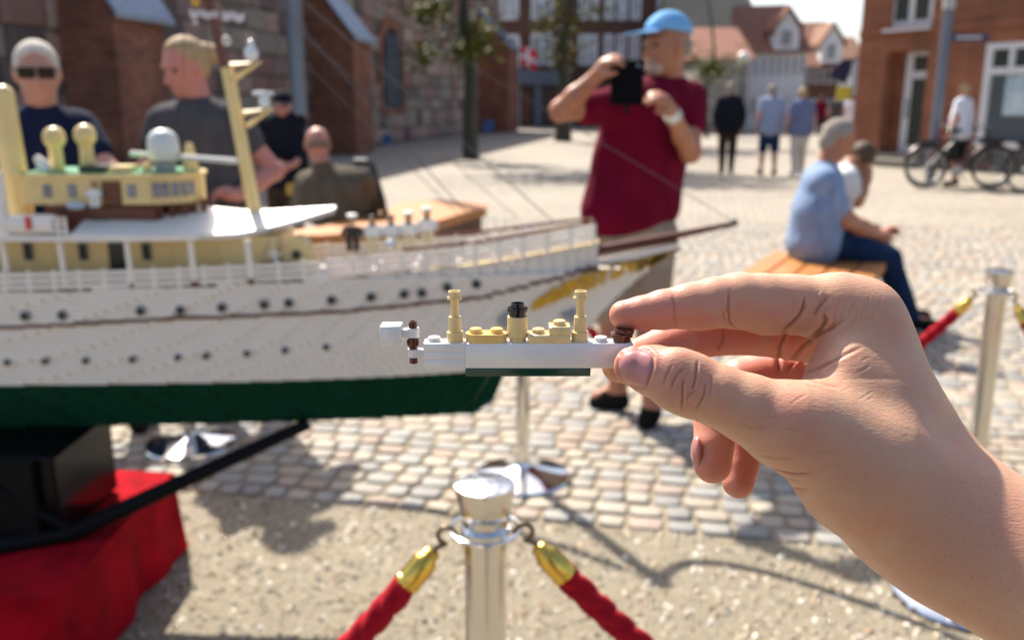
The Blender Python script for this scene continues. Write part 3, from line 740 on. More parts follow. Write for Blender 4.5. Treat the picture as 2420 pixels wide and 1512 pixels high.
rope(pB, pC, .50, 'red barrier rope behind the pinched toy ship, running to the right stanchion')
rope(pD, pB, .40, 'red barrier rope hidden behind the big model ship hull')
rope(pC, pG, .40, 'red barrier rope dropping from the right stanchion out of the frame')

# ================================================================== red carpeted platform and the black stand under the big ship
M_CARP = mat('red_carpet', (.46, .003, .012), .95, spec=.12, col2=(.20, .001, .006), vscale=7, bump=.8, bscale=160, bdist=.004)
M_BLK = mat('black_gloss', (.004, .004, .004), .16, spec=.12); M_BLM = mat('black_metal', (.003, .003, .0035), .6, spec=.15)
def wob(V, a): return [v+Vector((random.uniform(-a, a), random.uniform(-a, a), random.uniform(-a, a))) for v in V]
pl = thing('platform', 'low platform wrapped in red carpet under the black ship stand', 'platform', (-1.6, 2.2, 0))
b = MB(); x0, x1, y0, y1, zt = -3.3, -1.045, 1.83, 2.56, .27
nx, ny = 40, 16; V = []; F_ = []
def cz(x, y): return zt-.0+.004*math.sin(9*x+3*y)+.003*math.sin(23*x-11*y)
for j in range(ny+1):
    for i in range(nx+1): x = x0+(x1-x0)*i/nx; y = y0+(y1-y0)*j/ny; V.append((x, y, cz(x, y)))
for j in range(ny):
    for i in range(nx): k = j*(nx+1)+i; F_.append((k, k+1, k+nx+2, k+nx+1))
b.add(V, F_)
loop = [(x0+(x1-x0)*i/60, y0) for i in range(60)]+[(x1, y0+(y1-y0)*i/24) for i in range(24)]+[(x1-(x1-x0)*i/60, y1) for i in range(60)]+[(x0, y1-(y1-y0)*i/24) for i in range(24)]
n_ = len(loop); V = []; cx_, cy_ = (x0+x1)/2, (y0+y1)/2
for r_ in range(7):
    f = r_/6
    for k, (x, y) in enumerate(loop):
        wv = (.010*math.sin(k*.9)+.007*math.sin(k*.47+1)+.010*math.sin(k*.23))*f+.008*f*f
        dx = wv if abs(x-x1) < 1e-6 else (-wv if abs(x-x0) < 1e-6 else 0); dy = -wv if abs(y-y0) < 1e-6 else (wv if abs(y-y1) < 1e-6 else 0)
        V.append((x+dx, y+dy, cz(x, y)*(1-f)+.001))
b.add(V, [(r_*n_+k, (r_+1)*n_+k, (r_+1)*n_+(k+1) % n_, r_*n_+(k+1) % n_) for r_ in range(6) for k in range(n_)])
b.build('carpet', M_CARP, pl, True, 50)
st_ = thing('ship_stand', 'black stand with sloping props carrying the big model ship', 'stand', (-1.5, 2.3, .275))
b = MB(); b.bx(-3.0, -1.155, 2.09, 2.42, .278, .508, .006); b.build('glossy_box', M_BLK, st_)
b = MB(); b.bx(-3.0, -1.20, 2.065, 2.088, .278, .50); b.build('front_panel', M_BLM, st_)
b = MB(); b.tube([(-1.30, 2.05, .285), (-1.14, 2.10, .295), (-.56, 2.32, .515)], [.026, .024, .017], 12); b.build('prop', M_BLM, st_, True)
b = MB(); b.tube([(-1.30, 2.06, .44), (-1.13, 2.10, .30)], .013, 10); b.build('brace', M_BLM, st_, True)

# ================================================================== street furniture, trees, bicycles
M_POLE = mat('grey_steel', (.15, .175, .22), .5, metal=.3, var=.1, vscale=3); M_POLEL = mat('pale_steel', (.42, .42, .41), .5)
M_BLUE = mat('blue_enamel', (.02, .022, .10), .4); M_GLOBE = mat('opal_globe', (.80, .80, .74), .3)
p = atY(708, 290, 12); t = thing('steel_mast', 'tall grey steel mast standing in front of the church wall', 'mast', (p.x, 12, 0))
b = MB(); b.tube([(p.x, 12, 0), (p.x, 12, 8)], .105, 20, True, .09); b.build('pole', M_POLE, t, True)
b = MB(); b.lathe((p.x, 12, 0), [(.2, 0), (.2, .03), (.13, .05), (.13, .4)], 20); b.build('base', M_POLE, t, True, 40)
p = atZ(2197, 436); t = thing('sign_post', 'grey street post with a blue name sign in front of the corner house', 'post', p)
b = MB(); b.tube([p, p+Vector((0, 0, 2.92))], .088, 18, True, .08); b.build('pole', M_POLE, t, True)
b = MB(); b.tube([p+Vector((0, 0, 2.921)), p+Vector((0, 0, 6.5))], .1, 18, True, .09); b.build('upper_pole', M_POLEL, t, True)
q = p+Vector((.10, 0, 2.46)); b = MB(); b.bx(q.x, q.x+.62, q.y-.02, q.y+.02, q.z-.05, q.z+.07, .005); sg = b.build('name_plate', M_BLUE, t)
def text(s, loc, size, m, parent, name='lettering', rot=(math.pi/2, 0, 0), ext=.002, italic=0):
    cu = bpy.data.curves.new(name, 'FONT'); cu.body = s; cu.size = size; cu.extrude = ext; cu.shear = italic; cu.materials.append(m)
    o = bpy.data.objects.new(name, cu); place(o, parent); dg = None
    o.rotation_euler = rot; o.location = Vector(loc)-org(parent)
    bpy.context.view_layer.update()
    me = bpy.data.meshes.new_from_object(o.evaluated_get(bpy.context.evaluated_depsgraph_get())); me.name = name
    o2 = bpy.data.objects.new(name, me); place(o2, parent); o2.rotation_euler = rot; o2.location = o.location
    bpy.data.objects.remove(o); o2.name = name; return o2
b = MB(); xx = q.x+.07
for wd in (.03, .05, .03, .06, .03, .05, .04): b.bx(xx, xx+wd, q.y-.024, q.y-.0205, q.z-.01, q.z+.03); xx += wd+.022
b.build('lettering', M_GLOBE, sg)
p = atZ(1747, 318); t = thing('globe_lamp', 'street lamp with a white globe behind the man in the cap', 'street lamp', p)
b = MB(); b.tube([p, p+Vector((0, 0, 3.0))], .09, 12, True, .05); b.build('pole', mat('lamp_iron', (.03, .035, .035), .5), t, True)
gz = atY(1747, 137, p.y).z; b = MB(); b.ball((p.x, p.y, gz), .27, 20, 14); b.build('lamp_globe', M_GLOBE, t, True)
b = MB(); b.lathe((p.x, p.y, 2.95), [(.05, 0), (.14, .03), (.14, gz-2.95-.24), (.05, gz-2.95-.2)], 12); b.build('collar', M_POLE, t, True, 40)
# flag
p = atZ(1228, 300); M_FR = mat('flag_red', (.62, .015, .03), .8); M_FW = mat('flag_white', (.78, .78, .78), .8)
t = thing('flag', 'small red flag with a white cross on a thin white pole before the brick block', 'flag', p)
Hf = 4.3; b = MB(); b.tube([p, p+Vector((0, 0, Hf+1.0))], .045, 10, True, .03); b.build('pole', M_FW, t, True)
zt_ = atY(1228, 108, p.y).z; zb_ = atY(1228, 158, p.y).z; w_ = 1.05
def flagmesh(u0, u1, v0, v1, m, off):
    b = MB(); n = 10; V = []
    for j in range(4):
        for i in range(n+1):
            u = u0+(u1-u0)*i/n; v = v0+(v1-v0)*j/3; V.append((p.x+.06+u*w_, p.y+.10*math.sin(u*6)+off, zb_+(zt_-zb_)*v-.35*u+.05*math.sin(u*5)))
    F_ = [(j*(n+1)+i, j*(n+1)+i+1, (j+1)*(n+1)+i+1, (j+1)*(n+1)+i) for j in range(3) for i in range(n)]
    o = b.add(V, F_).build('cloth', m, t, True); md = o.modifiers.new('s', 'SOLIDIFY'); md.thickness = .004; return o
for u0, u1 in ((0, .34), (.50, 1)):
    for v0, v1 in ((0, .42), (.58, 1)): flagmesh(u0, u1, v0, v1, M_FR, 0)
flagmesh(.34, .50, 0, 1, M_FW, 0); flagmesh(0, .34, .42, .58, M_FW, 0); flagmesh(.50, 1, .42, .58, M_FW, 0)
# blue tub and blue notice
p = atZ(910, 342); t = thing('blue_tub', 'round blue tub standing at the foot of the church wall', 'tub', p); M_BT = mat('blue_plastic', (.01, .16, .42), .4)
b = MB(); b.lathe(p, [(.20, 0), (.24, .30), (.25, .31), (.23, .32), (.20, .30), (.18, .05), (.0001, .04)], 20); b.build('tub', M_BT, t, True, 40); b = MB(); b.tube([p+Vector((-.24, 0, .3)), p+Vector((-.15, 0, .5)), p+Vector((.15, 0, .5)), p+Vector((.24, 0, .3))], .015, 6); b.build('handle', M_WPAINT, t)
p = atY(1155, 298, 44.); t = thing('blue_sign', 'small blue sign on a post beside the brick church buttress', 'sign', (p.x, 44, 0))
b = MB(); b.tube([(p.x, 44, 0), (p.x, 44, p.z+.3)], .04, 8); b.build('pole', M_POLE, t); b = MB(); b.lathe((p.x, 43.94, p.z), [(.0001, 0), (.30, 0), (.30, .03), (.0001, .03)], 20, axis=(0, -1, 0)); b.build('disc', mat('sign_blue', (.05, .12, .35), .4), t)
# dark banner and yellow lantern hung on the street side of the corner house
p = atY(1992, 168, 34); t = thing('hanging_banner', 'dark blue hanging banner over the side street beside the corner house', 'banner', (p.x, 34, 0))
b = MB(); b.prism([(p.x-.55, 34, p.z-.15), (p.x+.15, 34, p.z-.5), (p.x+.4, 34, p.z+.45), (p.x-.05, 34, p.z+.4)], (0, .03, 0)); b.build('cloth', mat('navy_cloth', (.008, .01, .05), .8), t)
b = MB(); b.bx(p.x-.15, p.x+.42, 34.04, 34.07, p.z-1.05, p.z-.55); b.build('yellow_panel', mat('yellow_cloth', (.45, .38, .03), .7), t); b = MB(); b.tube([(p.x+.45, 34, 0), (p.x+.45, 34, p.z+.6)], .04, 8); b.build('pole', M_POLE, t)

# trees: trunk, limbs, leaves
M_BARK = mat('bark', (.035, .038, .025), .9, col2=(.07, .065, .045), vscale=12, bump=.6, bscale=30, bdist=.02)
M_LEAF = bpy.data.materials.new('leaves'); M_LEAF.use_nodes = True
_n = M_LEAF.node_tree; _b = _n.nodes['Principled BSDF']; _a = _n.nodes.new('ShaderNodeAttribute'); _a.attribute_name = 'pick'; _r = _n.nodes.new('ShaderNodeValToRGB')
_r.color_ramp.elements[0].color = (.03, .045, .004, 1); _r.color_ramp.elements[1].color = (.14, .13, .012, 1); _b.inputs['Specular IOR Level'].default_value = .1; _n.links.new(_a.outputs['Fac'], _r.inputs[0]); _n.links.new(_r.outputs[0], _b.inputs['Base Color'])
_b.inputs['Roughness'].default_value = .6
def tree(p, r0, label, seed, hcrown=(3.2, 9.5), rad=3.0, nl=5200, low=None):
    rd = random.Random(seed); t = thing('street_tree', label, 'tree', p, 'trees on the square')
    b = MB(); path = [p+Vector((rd.uniform(-.05, .05)*i, rd.uniform(-.05, .05)*i, i*1.1)) for i in range(8)]
    b.tube(path, [r0*1.35]+[r0*(1-i*.1) for i in range(7)], 12); tips = []
    for k in range(16):
        z = rd.uniform(hcrown[0]-.2, hcrown[1]-1.6); base_ = p+Vector((0, 0, z)); a = rd.uniform(0, 6.28); l = rad*rd.uniform(.5, .95)
        mid = base_+Vector((math.cos(a)*l*.5, math.sin(a)*l*.5, l*.35)); tip = base_+Vector((math.cos(a)*l, math.sin(a)*l, l*rd.uniform(.25, .8)))
        b.tube([base_, mid, tip], [r0*.4, r0*.25, r0*.1], 6); tips += [mid, tip, (mid+tip)/2]
        for q_ in range(2): t2 = mid+Vector((rd.uniform(-1, 1), rd.uniform(-1, 1), rd.uniform(-.2, .8))); b.tube([mid, t2], [r0*.16, r0*.06], 5); tips.append(t2)
    b.build('trunk', M_BARK, t, True)
    for q_ in (low or []): tips += [Vector(q_)]*2
    V = []; F_ = []; PK = []
    cl = [(q_, rd.uniform(.35, .85)) for q_ in tips]
    for k in range(nl):
        c_, s_ = rd.choice(cl); d_ = Vector((rd.gauss(0, 1), rd.gauss(0, 1), rd.gauss(0, .8)))*s_*.5; c2 = c_+d_
        u = Vector((rd.gauss(0, 1), rd.gauss(0, 1), rd.gauss(0, 1))).normalized(); v = u.orthogonal().normalized()*.06; u = u*.09; k0 = len(V)
        V += [c2-u, c2+v, c2+u, c2-v]; F_.append((k0, k0+1, k0+2, k0+3)); PK += [rd.random()]*4
    cr = make('crown', V, F_, M_LEAF, t); cr.data.attributes.new('pick', 'FLOAT', 'POINT').data.foreach_set('value', PK); tag(cr, kind='stuff'); return t
pt1 = atZ(1112, 376); tree(pt1, .17, 'dark slim tree trunk near the middle of the square, by the church', 3, (4.7, 9.5), 2.8, 5200, low=[atY(1115, 95, pt1.y), atY(1095, 120, pt1.y-.5), atY(1000, 30, pt1.y), atY(1030, 15, pt1.y), atY(1000, 128, pt1.y+.6), atY(1140, 75, pt1.y)])
pt2 = atZ(1330, 334); tree(pt2, .26, 'second tree trunk, left of the man in the cap', 5, (5.6, 11), 4.0, 5200, low=[atY(1320, 20, pt2.y), atY(1355, 60, pt2.y), atY(1312, 140, pt2.y), atY(1345, 120, pt2.y), atY(1285, 60, pt2.y), atY(1400, 20, pt2.y)])
pt3 = Vector((8.15, 38, 0)); tree(pt3, .07, 'small yellowing tree beside the orange roofed house', 9, (2.7, 4.2), .5, 500)

# bicycles
M_TYRE = mat('tyre', (.012, .012, .012), .8); M_RIM = mat('rim', (.35, .35, .34), .3, metal=.8); M_FRB = mat('bicycle_black', (.012, .013, .015), .35); M_FRR = mat('bicycle_maroon', (.16, .012, .03), .35)
def bicycle(p, ang, fm, label):
    t = thing('bicycle', label, 'bicycle', p, 'bicycles parked at the corner house'); d = Vector((math.cos(ang), math.sin(ang), 0)); s_ = Vector((-d.y, d.x, 0)); Z = Vector((0, 0, 1))
    W = [p-d*.53+Z*.34, p+d*.53+Z*.34]
    for c_ in W:
        b = MB(); b.tube([c_+(d*math.cos(a)+Z*math.sin(a))*.325 for a in [2*math.pi*k/32 for k in range(33)]], .02, 8, False); wl = b.build('wheel', M_TYRE, t, True)
        b = MB(); b.tube([c_+(d*math.cos(a)+Z*math.sin(a))*.302 for a in [2*math.pi*k/32 for k in range(33)]], .011, 6, False)
        for k in range(14): a = 2*math.pi*k/14; b.tube([c_, c_+(d*math.cos(a)+Z*math.sin(a))*.3], .003, 4)
        b.lathe(c_-s_*.04, [(.025, 0), (.025, .08)], 10, axis=s_); b.build('rim', M_RIM, wl)
    sad = p-d*.14+Z*.92; bb = p-d*.05+Z*.29; hd = p+d*.34+Z*.88; hb = p+d*.38+Z*.70
    b = MB()
    for a, c_ in ((bb, sad), (bb, hb), (sad-Z*.14, hd-Z*.06), (bb, W[0]), (sad-Z*.16, W[0]), (hb, W[1]), (hd+Z*.12, hb)): b.tube([a, c_], .019, 8)
    b.build('frame', fm, t, True)
    b = MB(); b.ball(sad+Z*.03, (.13, .09, .045), 12, 8); b.build('saddle', M_FRB, t, True)
    b = MB(); h_ = hd+Z*.14; b.tube([h_-s_*.28-d*.14, h_-s_*.2, h_+s_*.2, h_+s_*.28-d*.14], .014, 8); b.build('handlebar', M_RIM, t, True)
    for c_, nm in ((W[0], 'mudguard'), (W[1], 'mudguard')):
        b = MB(); b.tube([c_+(d*math.cos(a)+Z*math.sin(a))*.365 for a in [math.radians(10+8*k) for k in range(20)]], .022, 6); b.build('mudguard', fm, t, True)
    b = MB(); b.bx(-.15, .15, -.06, .06, 0, .02); 
    b = MB(); b.tube([W[0]+Z*.42-d*.16, W[0]+Z*.42+d*.24], .05, 6); b.build('carrier', M_FRB, t, True)
    b = MB(); b.lathe(bb-s_*.03, [(.09, 0), (.09, .01)], 16, axis=s_); b.tube([bb-s_*.06, bb-s_*.06+d*.12-Z*.12, bb-s_*.16+d*.12-Z*.12], .01, 6); b.build('crank', M_RIM, t); return t
pb = atZ(2262, 446); bicycle(pb, math.radians(-8), M_FRB, 'black bicycle parked by the street post with a person behind it')
bicycle(pb+Vector((.25, .55, 0)), math.radians(172), M_FRR, 'maroon bicycle standing just behind the black one')
pb2 = atZ(2452, 452); bicycle(pb2+Vector((.25, 0, 0)), math.radians(5), M_FRB, 'dark bicycle cut off by the right edge of the picture')

# benches
M_WOOD = mat('orange_oiled_wood', (.36, .125, .025), .5, col2=(.52, .21, .05), vscale=2, bump=.3, bscale=8, stretch=(3, 9, 3)); M_WOODD = mat('dark_wood', (.10, .035, .012), .6)
def plank_bench(c, ang, L_, W_, n, z, label):
    t = thing('wooden_bench', label, 'bench', (c[0], c[1], 0)); d = Vector((math.cos(ang), math.sin(ang), 0)); s_ = Vector((-d.y, d.x, 0)); rot = Matrix.Rotation(ang, 3, 'Z')
    pw = W_/n
    for i in range(n):
        o_ = Vector((c[0], c[1], z-.025))+s_*(-W_/2+pw*(i+.5)); b = MB(); b.box(o_, (L_, pw-.012, .05), rot, .006); b.build('slat', M_WOOD, t)
    for e in (-1, 1):
        b = MB(); b.box(Vector((c[0], c[1], (z-.055)/2))+d*e*(L_/2-.25), (.10, W_*.86, z-.055), rot, .01); b.build('leg', M_WOODD, t)
    return t
plank_bench((1.78, 5.12), math.radians(62), .95, .70, 5, .45, 'orange plank bench the man in the pale blue shirt sits on')
t = thing('wooden_bench', 'long pale orange wooden bench beyond the bow of the big ship', 'bench', (-1, 7, 0)); zb = .55
top = [(600, 556), (760, 535), (900, 500), (960, 474), (1040, 471), (1108, 477), (1150, 484), (1148, 492), (1105, 500), (1040, 520), (1000, 532), (900, 545), (760, 556)]
TP = [atZ(x, y, zb) for x, y in top]
cn = sum(TP, Vector())/len(TP)
b = MB(); b.prism(TP, (0, 0, -.07)); b.build('seat', M_WOOD, t)
b = MB(); b.prism([cn+(q-cn)*.93-Vector((0, 0, .072)) for q in TP], (0, 0, -.16)); b.build('apron', M_WOODD, t)
b = MB(); b.prism([cn+(q-cn)*.7-Vector((0, 0, .233)) for q in TP], (0, 0, -(zb-.235))); b.build('base', M_WOODD, t)
# dark walking frame beside the bald man
t = thing('walking_frame', 'black walking frame beside the bald man on the bench', 'walking frame', atZ(900, 560, 0)); M_FRM = mat('frame_green_black', (.012, .022, .02), .4)
for yy in (6.75, 7.15):
    pts = [atY(868, 383, yy), atY(880, 392, yy), atY(904, 470, yy)]; pts.append(Vector((pts[-1].x+.08, yy, .05))); b = MB(); b.tube(pts, .022, 8); b.build('tube', M_FRM, t, True)
b = MB(); b.tube([atY(838, 382, 6.75), atY(868, 383, 6.75)], .024, 8); b.tube([atY(868, 383, 6.75), atY(868, 383, 7.15)], .02, 8); b.build('grip', M_FRM, t, True)
for yy in (6.75, 7.15):
    c_ = atY(904, 470, yy); b = MB(); b.lathe((c_.x+.06, yy, .07), [(.06, 0), (.07, .01), (.07, .03), (.06, .04)], 14, axis=(0, 1, 0)); b.build('wheel', M_TYRE, t)
# ================================================================== the big brick-built ship
YC = 2.42
S_W = mat('ship_white', (.84, .775, .69), .33, var=.03, vscale=30, coat=.15); S_G = mat('ship_green', (.0006, .032, .013), .6, spec=.10, col2=(.0008, .046, .020), vscale=18)
S_BR = mat('ship_brown', (.13, .032, .014), .35, col2=(.09, .022, .010), vscale=25); S_TAN = mat('ship_tan', (.74, .56, .25), .35, var=.05, vscale=20); S_DK = mat('ship_dark', (.006, .010, .010), .3)
S_GOLD = mat('ship_gold', (.62, .34, .015), .35, var=.2, vscale=60); S_RG = mat('roof_green', (.05, .30, .14), .3, var=.1, vscale=30); S_GR = mat('ship_grey', (.30, .31, .31), .5); S_WIRE = mat('rigging', (.10, .10, .10), .6); S_LB = mat('light_bluish', (.45, .52, .60), .4)
S_WIN = mat('ship_window', (.10, .11, .14), .2, col2=(.3, .3, .34), vscale=40)
ship = thing('model_ship', 'big white royal yacht model of toy bricks with green keel and tan deckhouses', 'model ship', (-1.2, YC, .545))
XL = -2.9
def ip(x, T_):
    if x <= T_[0][0]: return T_[0][1]
    for (a, u), (b_, v) in zip(T_[:-1], T_[1:]):
        if x <= b_: return u+(v-u)*(x-a)/(b_-a)
    return T_[-1][1]
stem = [(.508, -.11), (.545, -.055), (.642, -.015), (.70, .10), (.76, .215), (.80, .245), (.85, .290), (.90, .345), (.95, .41), (.985, .45)]
sheer = [(-2.9, .80), (-1.32, .805), (-.853, .828), (-.451, .839), (-.079, .869), (.19, .9315), (.46, .985)]
deck = [(-2.9, .90), (-1.32, .900), (-.85, .912), (-.45, .929), (-.08, .960), (.24, 1.0085)]
def hb(x, z):
    if z > .93: xs = .30
    else: xs = ip(z, stem)
    if z > .93 and x > .237: return -1
    s_ = xs-x
    if s_ <= 0: return -1
    t = min(1, max(0, (z-.642)/.31)); Wd = .172+.033*t; L_ = .55+.10*t
    if z < .642: k = (.642-z)/.134; Wd = .172-.05*k; L_ = .55+.05*k
    sx = .0 if x > -2.2 else ((-2.2-x)/.7)**2*.6
    return max(.006, Wd*(1-math.exp(-s_/L_))*(1-sx))
def hull_layers(z0, z1, step, xs=.004, ymod=.008, lower=None, upper=None):
    """stacked brick courses; each course runs along the side in stepped lengths"""
    b = MB(); z = z0
    while z < z1-1e-6:
        zt = min(z+step, z1); zm = (z+zt)/2; off = 0
        x = XL+off; run = None; out = []
        while x < .5:
            h_ = hb(x+xs/2, zm); ok = h_ > 0
            if upper is not None and zm > upper(x+xs/2): ok = False
            if lower is not None and zm < lower(x+xs/2): ok = False
            q = max(.5, round(h_/ymod))*ymod if ok else None
            if run is not None and run[2] != q: out.append((run[0], x, run[2])); run = None
            if q is not None and run is None: run = [x, None, q]
            x += xs
        if run: out.append((run[0], x, run[2]))
        for a, c_, q in out: b.bx(a+.0006, c_-.0006, YC-q, YC+q, z+.0006, zt-.0006)
        z = zt
    return b
hull_layers(.642, 1.02, .0096, upper=lambda x: ip(x, deck) if x < .237 else ip(x, sheer)).build('hull', S_W, ship)
hull_layers(.508, .642, .0096).build('keel', S_G, ship)
# brown strake along the sheer
b = MB(); x = XL
while x < .44:
    z = round(ip(x+.016, sheer)/.0032)*.0032; q = max(.006, hb(x+.016, min(z, .93 if x < .23 else z)))+.006
    if hb(x+.016, z) < 0: q = .012
    b.bx(x+.0002, x+.0318, YC-q, YC+q, z-.004, z+.0042); x += .032
b.build('rubbing_strake', S_BR, ship)
# beak: brown boards and gilded scrollwork carried out under the bowsprit
b = MB(); P = [(.19, .945), (.30, .968), (.45, 1.000), (.462, .990), (.33, .958), (.19, .936)]
b.prism([(x, YC-.014, z) for x, z in P], (0, .028, 0)); b.build('beak', S_W, ship)
b = MB(); b.prism([(x, YC-.018, z) for x, z in [(.20, .975), (.45, 1.012), (.45, 1.006), (.20, .967)]], (0, .036, 0)); b.build('beak_rail', S_BR, ship)
gp_ = [atY(px, py, YC-.03) for px, py in [(1258, 718), (1290, 700), (1320, 686), (1355, 672), (1390, 662), (1430, 653), (1470, 640), (1510, 630), (1545, 618), (1576, 602)]]
b = MB(); rd = random.Random(4)
for i in range(300):
    t = rd.uniform(0, len(gp_)-1.001); k = int(t); p = gp_[k].lerp(gp_[k+1], t-k); wv = .019*math.sin(math.pi*min(1, .1+t/(len(gp_)-1)*.95))+.004
    z = p.z+rd.uniform(-1, 1)*wv; h_ = hb(p.x, min(z, .925)); yy = YC-max(h_, .014)-.006
    b.box((p.x, yy, z), (rd.uniform(.006, .014), .008, rd.uniform(.004, .009)), Matrix.Rotation(rd.uniform(-1, 1), 3, 'Y'))
sc_ = b.build('scrollwork', S_GOLD, ship); tag(sc_, kind='stuff')
b = MB(); b.tube([(.16, YC, .968), (.42, YC, 1.015), (.607, YC, 1.054)], [.0125, .011, .007], 12); b.build('bowsprit', S_BR, ship, True)
b = MB(); b.lathe((.607, YC, 1.056), [(.009, -.008), (.010, 0), (.006, .010)], 10); b.build('bowsprit_cap', S_WIRE, ship, True)
# portholes
for lst, r_ in ((((60, 747), (148, 745), (333, 735), (427, 733), (525, 727), (625, 720), (683, 716), (784, 709), (877, 702), (955, 695), (997, 692), (1057, 679), (1126, 671)), .0105),
                (((18, 856), (107, 853), (203, 852), (313, 849), (421, 844), (487, 841), (584, 835), (674, 827), (771, 820)), .0078)):
    for px, py in lst:
        y = 2.25
        for _ in range(12): p = atY(px, py, y); y = YC-max(.01, hb(p.x, p.z))
        p = atY(px, py, y-.004); b = MB(); b.lathe((p.x, y+.004, p.z), [(r_*1.3, 0), (r_*1.3, .012), (r_, .0125), (r_, .009), (.0001, .009)], 16, axis=(0, -1, 0))
        f = b.build('porthole', S_GR, ship, True, 40); b = MB(); b.lathe((p.x, y+.004, p.z), [(r_, .0095), (r_, .0132), (.0001, .0134)], 16, axis=(0, -1, 0)); b.build('pane', S_DK, f)
for px, py, r_ in ((1203, 748, .024), (1355, 742, .014)):
    p = atY(px, py, YC-.05); h_ = max(.01, hb(p.x, p.z)); b = MB(); b.ball((p.x, YC-h_-.004, p.z), (r_, .010, r_*1.1), 12, 8); b.box((p.x-.012, YC-h_-.012, p.z-.012), (.04, .01, .02), Matrix.Rotation(.6, 3, 'Y'), .002); b.build('anchor', S_GR, ship)
# decks
def deck_strip(name, x0, x1, dz, m, inset=.012, n=60, wfac=1.0):
    b = MB(); V = []
    for i in range(n+1):
        x = x0+(x1-x0)*i/n; h_ = max(.004, hb(x, min(.925, ip(x, deck)))-inset)*wfac; z = ip(x, deck)+dz
        V += [(x, YC-h_, z), (x, YC+h_, z)]
    b.add(V, [(2*i, 2*i+2, 2*i+3, 2*i+1) for i in range(n)]); return b.build(name, m, ship)
deck_strip('deck', XL, .236, .0015, S_TAN, .006)
deck_strip('deck_planks', XL, .20, .0032, S_BR, .045)
# railings on both sides: each post a part, each rail a run of short bars
for sd in (-1, 1):
    x = -1.62; xs_ = []
    while x < .235: xs_.append(x); x += .0635
    pts = []
    for i, x in enumerate(xs_):
        z = ip(x, deck); h_ = max(.010, hb(x, min(.925, z))-.004); y = YC+sd*h_; pts.append((x, y, z))
        b = MB(); b.box((x, y, z+.025), (.0095, .0085, .050), None, .001); b.ball((x, y, z+.052), .0045, 8, 6); b.build('rail_post', S_W, ship)
    for k, (dz, m, hh) in enumerate(((.011, S_W, .0112), (.027, S_W, .0116), (.043, S_W, .0112))):
        b = MB()
        for a, c_ in zip(pts[:-1], pts[1:]):
            A = Vector(a)+Vector((0, 0, dz)); B = Vector(c_)+Vector((0, 0, dz)); d_ = B-A; b.box((A+B)/2, (d_.length-.0005, .0045, hh), Matrix.Rotation(math.atan2(d_.y, d_.x), 3, 'Z') @ Matrix.Rotation(-math.asin(d_.z/d_.length), 3, 'Y'))
        rl = b.build('rail', m, ship)
    hr = [Vector(p)+Vector((0, 0, .058)) for p in pts if p[0] > -.33]; b = MB(); b.tube(hr, .0048, 6); b.build('handrail', S_BR, ship)
# long tan deckhouse under the promenade roof
def hbox(name, x0, x1, y0, y1, z0, z1, m, par=None, bev=.002):
    b = MB(); b.bx(x0, x1, y0, y1, z0, z1, bev); return b.build(name, m, par or ship)
dh = hbox('deckhouse', -1.75, -.62, YC-.095, YC+.095, .905, 1.034, S_TAN)
for x in (-.66, -.78, -.90): hbox('deckhouse_panel', x, x+.004, YC-.0975, YC-.0952, .915, 1.03, S_TAN, dh)
hbox('deckhouse_base', -1.75, -.61, YC-.105, YC-.0975, .906, .925, S_BR, dh)
def wx(px, py, Y): p = atY(px, py, Y); return p
for px in (67, 197, 347):
    p = wx(px, 594, YC-.097); w_ = hbox('window', p.x-.013, p.x+.013, YC-.100, YC-.0955, p.z-.024, p.z+.024, S_GR, dh, .001); hbox('pane', p.x-.010, p.x+.010, YC-.1025, YC-.1002, p.z-.021, p.z+.021, S_DK, w_, .0005)
p = wx(277, 600, YC-.097); hbox('doorway', p.x-.022, p.x+.022, YC-.100, YC-.0955, .926, 1.03, S_DK, dh, .001)
# winch and cowl forward of it
p = wx(700, 560, YC-.08); b = MB(); b.prism([(p.x+.034*math.cos(a), YC-.10, .985+.045*math.sin(a)) for a in [math.pi*k/12 for k in range(13)]]+[(p.x-.034, YC-.10, .935), (p.x+.05, YC-.10, .935)], (0, .07, 0)); wn = b.build('cowl_house', S_TAN, ship)
b = MB(); b.lathe((p.x+.004, YC-.103, .985), [(.012, 0), (.012, .004)], 14, axis=(0, -1, 0)); b.build('port', S_DK, wn)
hbox('hatch', p.x-.085, p.x-.005, YC-.13, YC-.105, .93, .968, S_BR); b = MB(); b.box((p.x-.05, YC-.118, .985), (.008, .008, .035)); b.box((p.x-.05, YC-.118, .99), (.035, .006, .006)); b.build('bollard', S_W, ship)
# promenade roof, posts and the white forward awning
for px in (10, 145, 303, 453, 588):
    p0 = wx(px, 575, YC-.165); b = MB(); zb_ = ip(p0.x, deck); b.tube([(p0.x, YC-.168, zb_+.012), (p0.x-.003, YC-.168, 1.034)], .0075, 10); po = b.build('awning_post', S_W, ship, True); b = MB(); b.lathe((p0.x, YC-.168, zb_), [(.009, 0), (.009, .014)], 10); b.build('post_foot', S_BR, po)
b = MB(); b.bx(-1.9, -.80, YC-.185, YC+.185, 1.035, 1.047); b.build('upper_deck', S_W, ship)
V = []; n = 26                               # pitched awning, narrowing to the bow
for i in range(n+1):
    t = i/n; x = -1.12+(.0+1.12-.48)*t; wv = .185*(1-t**2.4*.93); zr = 1.05+.058*min(1, t*1.9); ze = 1.046+.052*max(0, (t-.62)/.38)**1.3; zr = ze+.34*wv
    V += [(x, YC-wv, ze), (x, YC-wv*.05, zr), (x, YC+wv*.05, zr), (x, YC+wv, ze), (x, YC+wv, ze-.007), (x, YC-wv, ze-.007)]
F_ = [(6*i+k, 6*(i+1)+k, 6*(i+1)+(k+1) % 6, 6*i+(k+1) % 6) for i in range(n) for k in range(6)]+[(0, 1, 2, 3, 4, 5), tuple(6*n+k for k in range(5, -1, -1))]
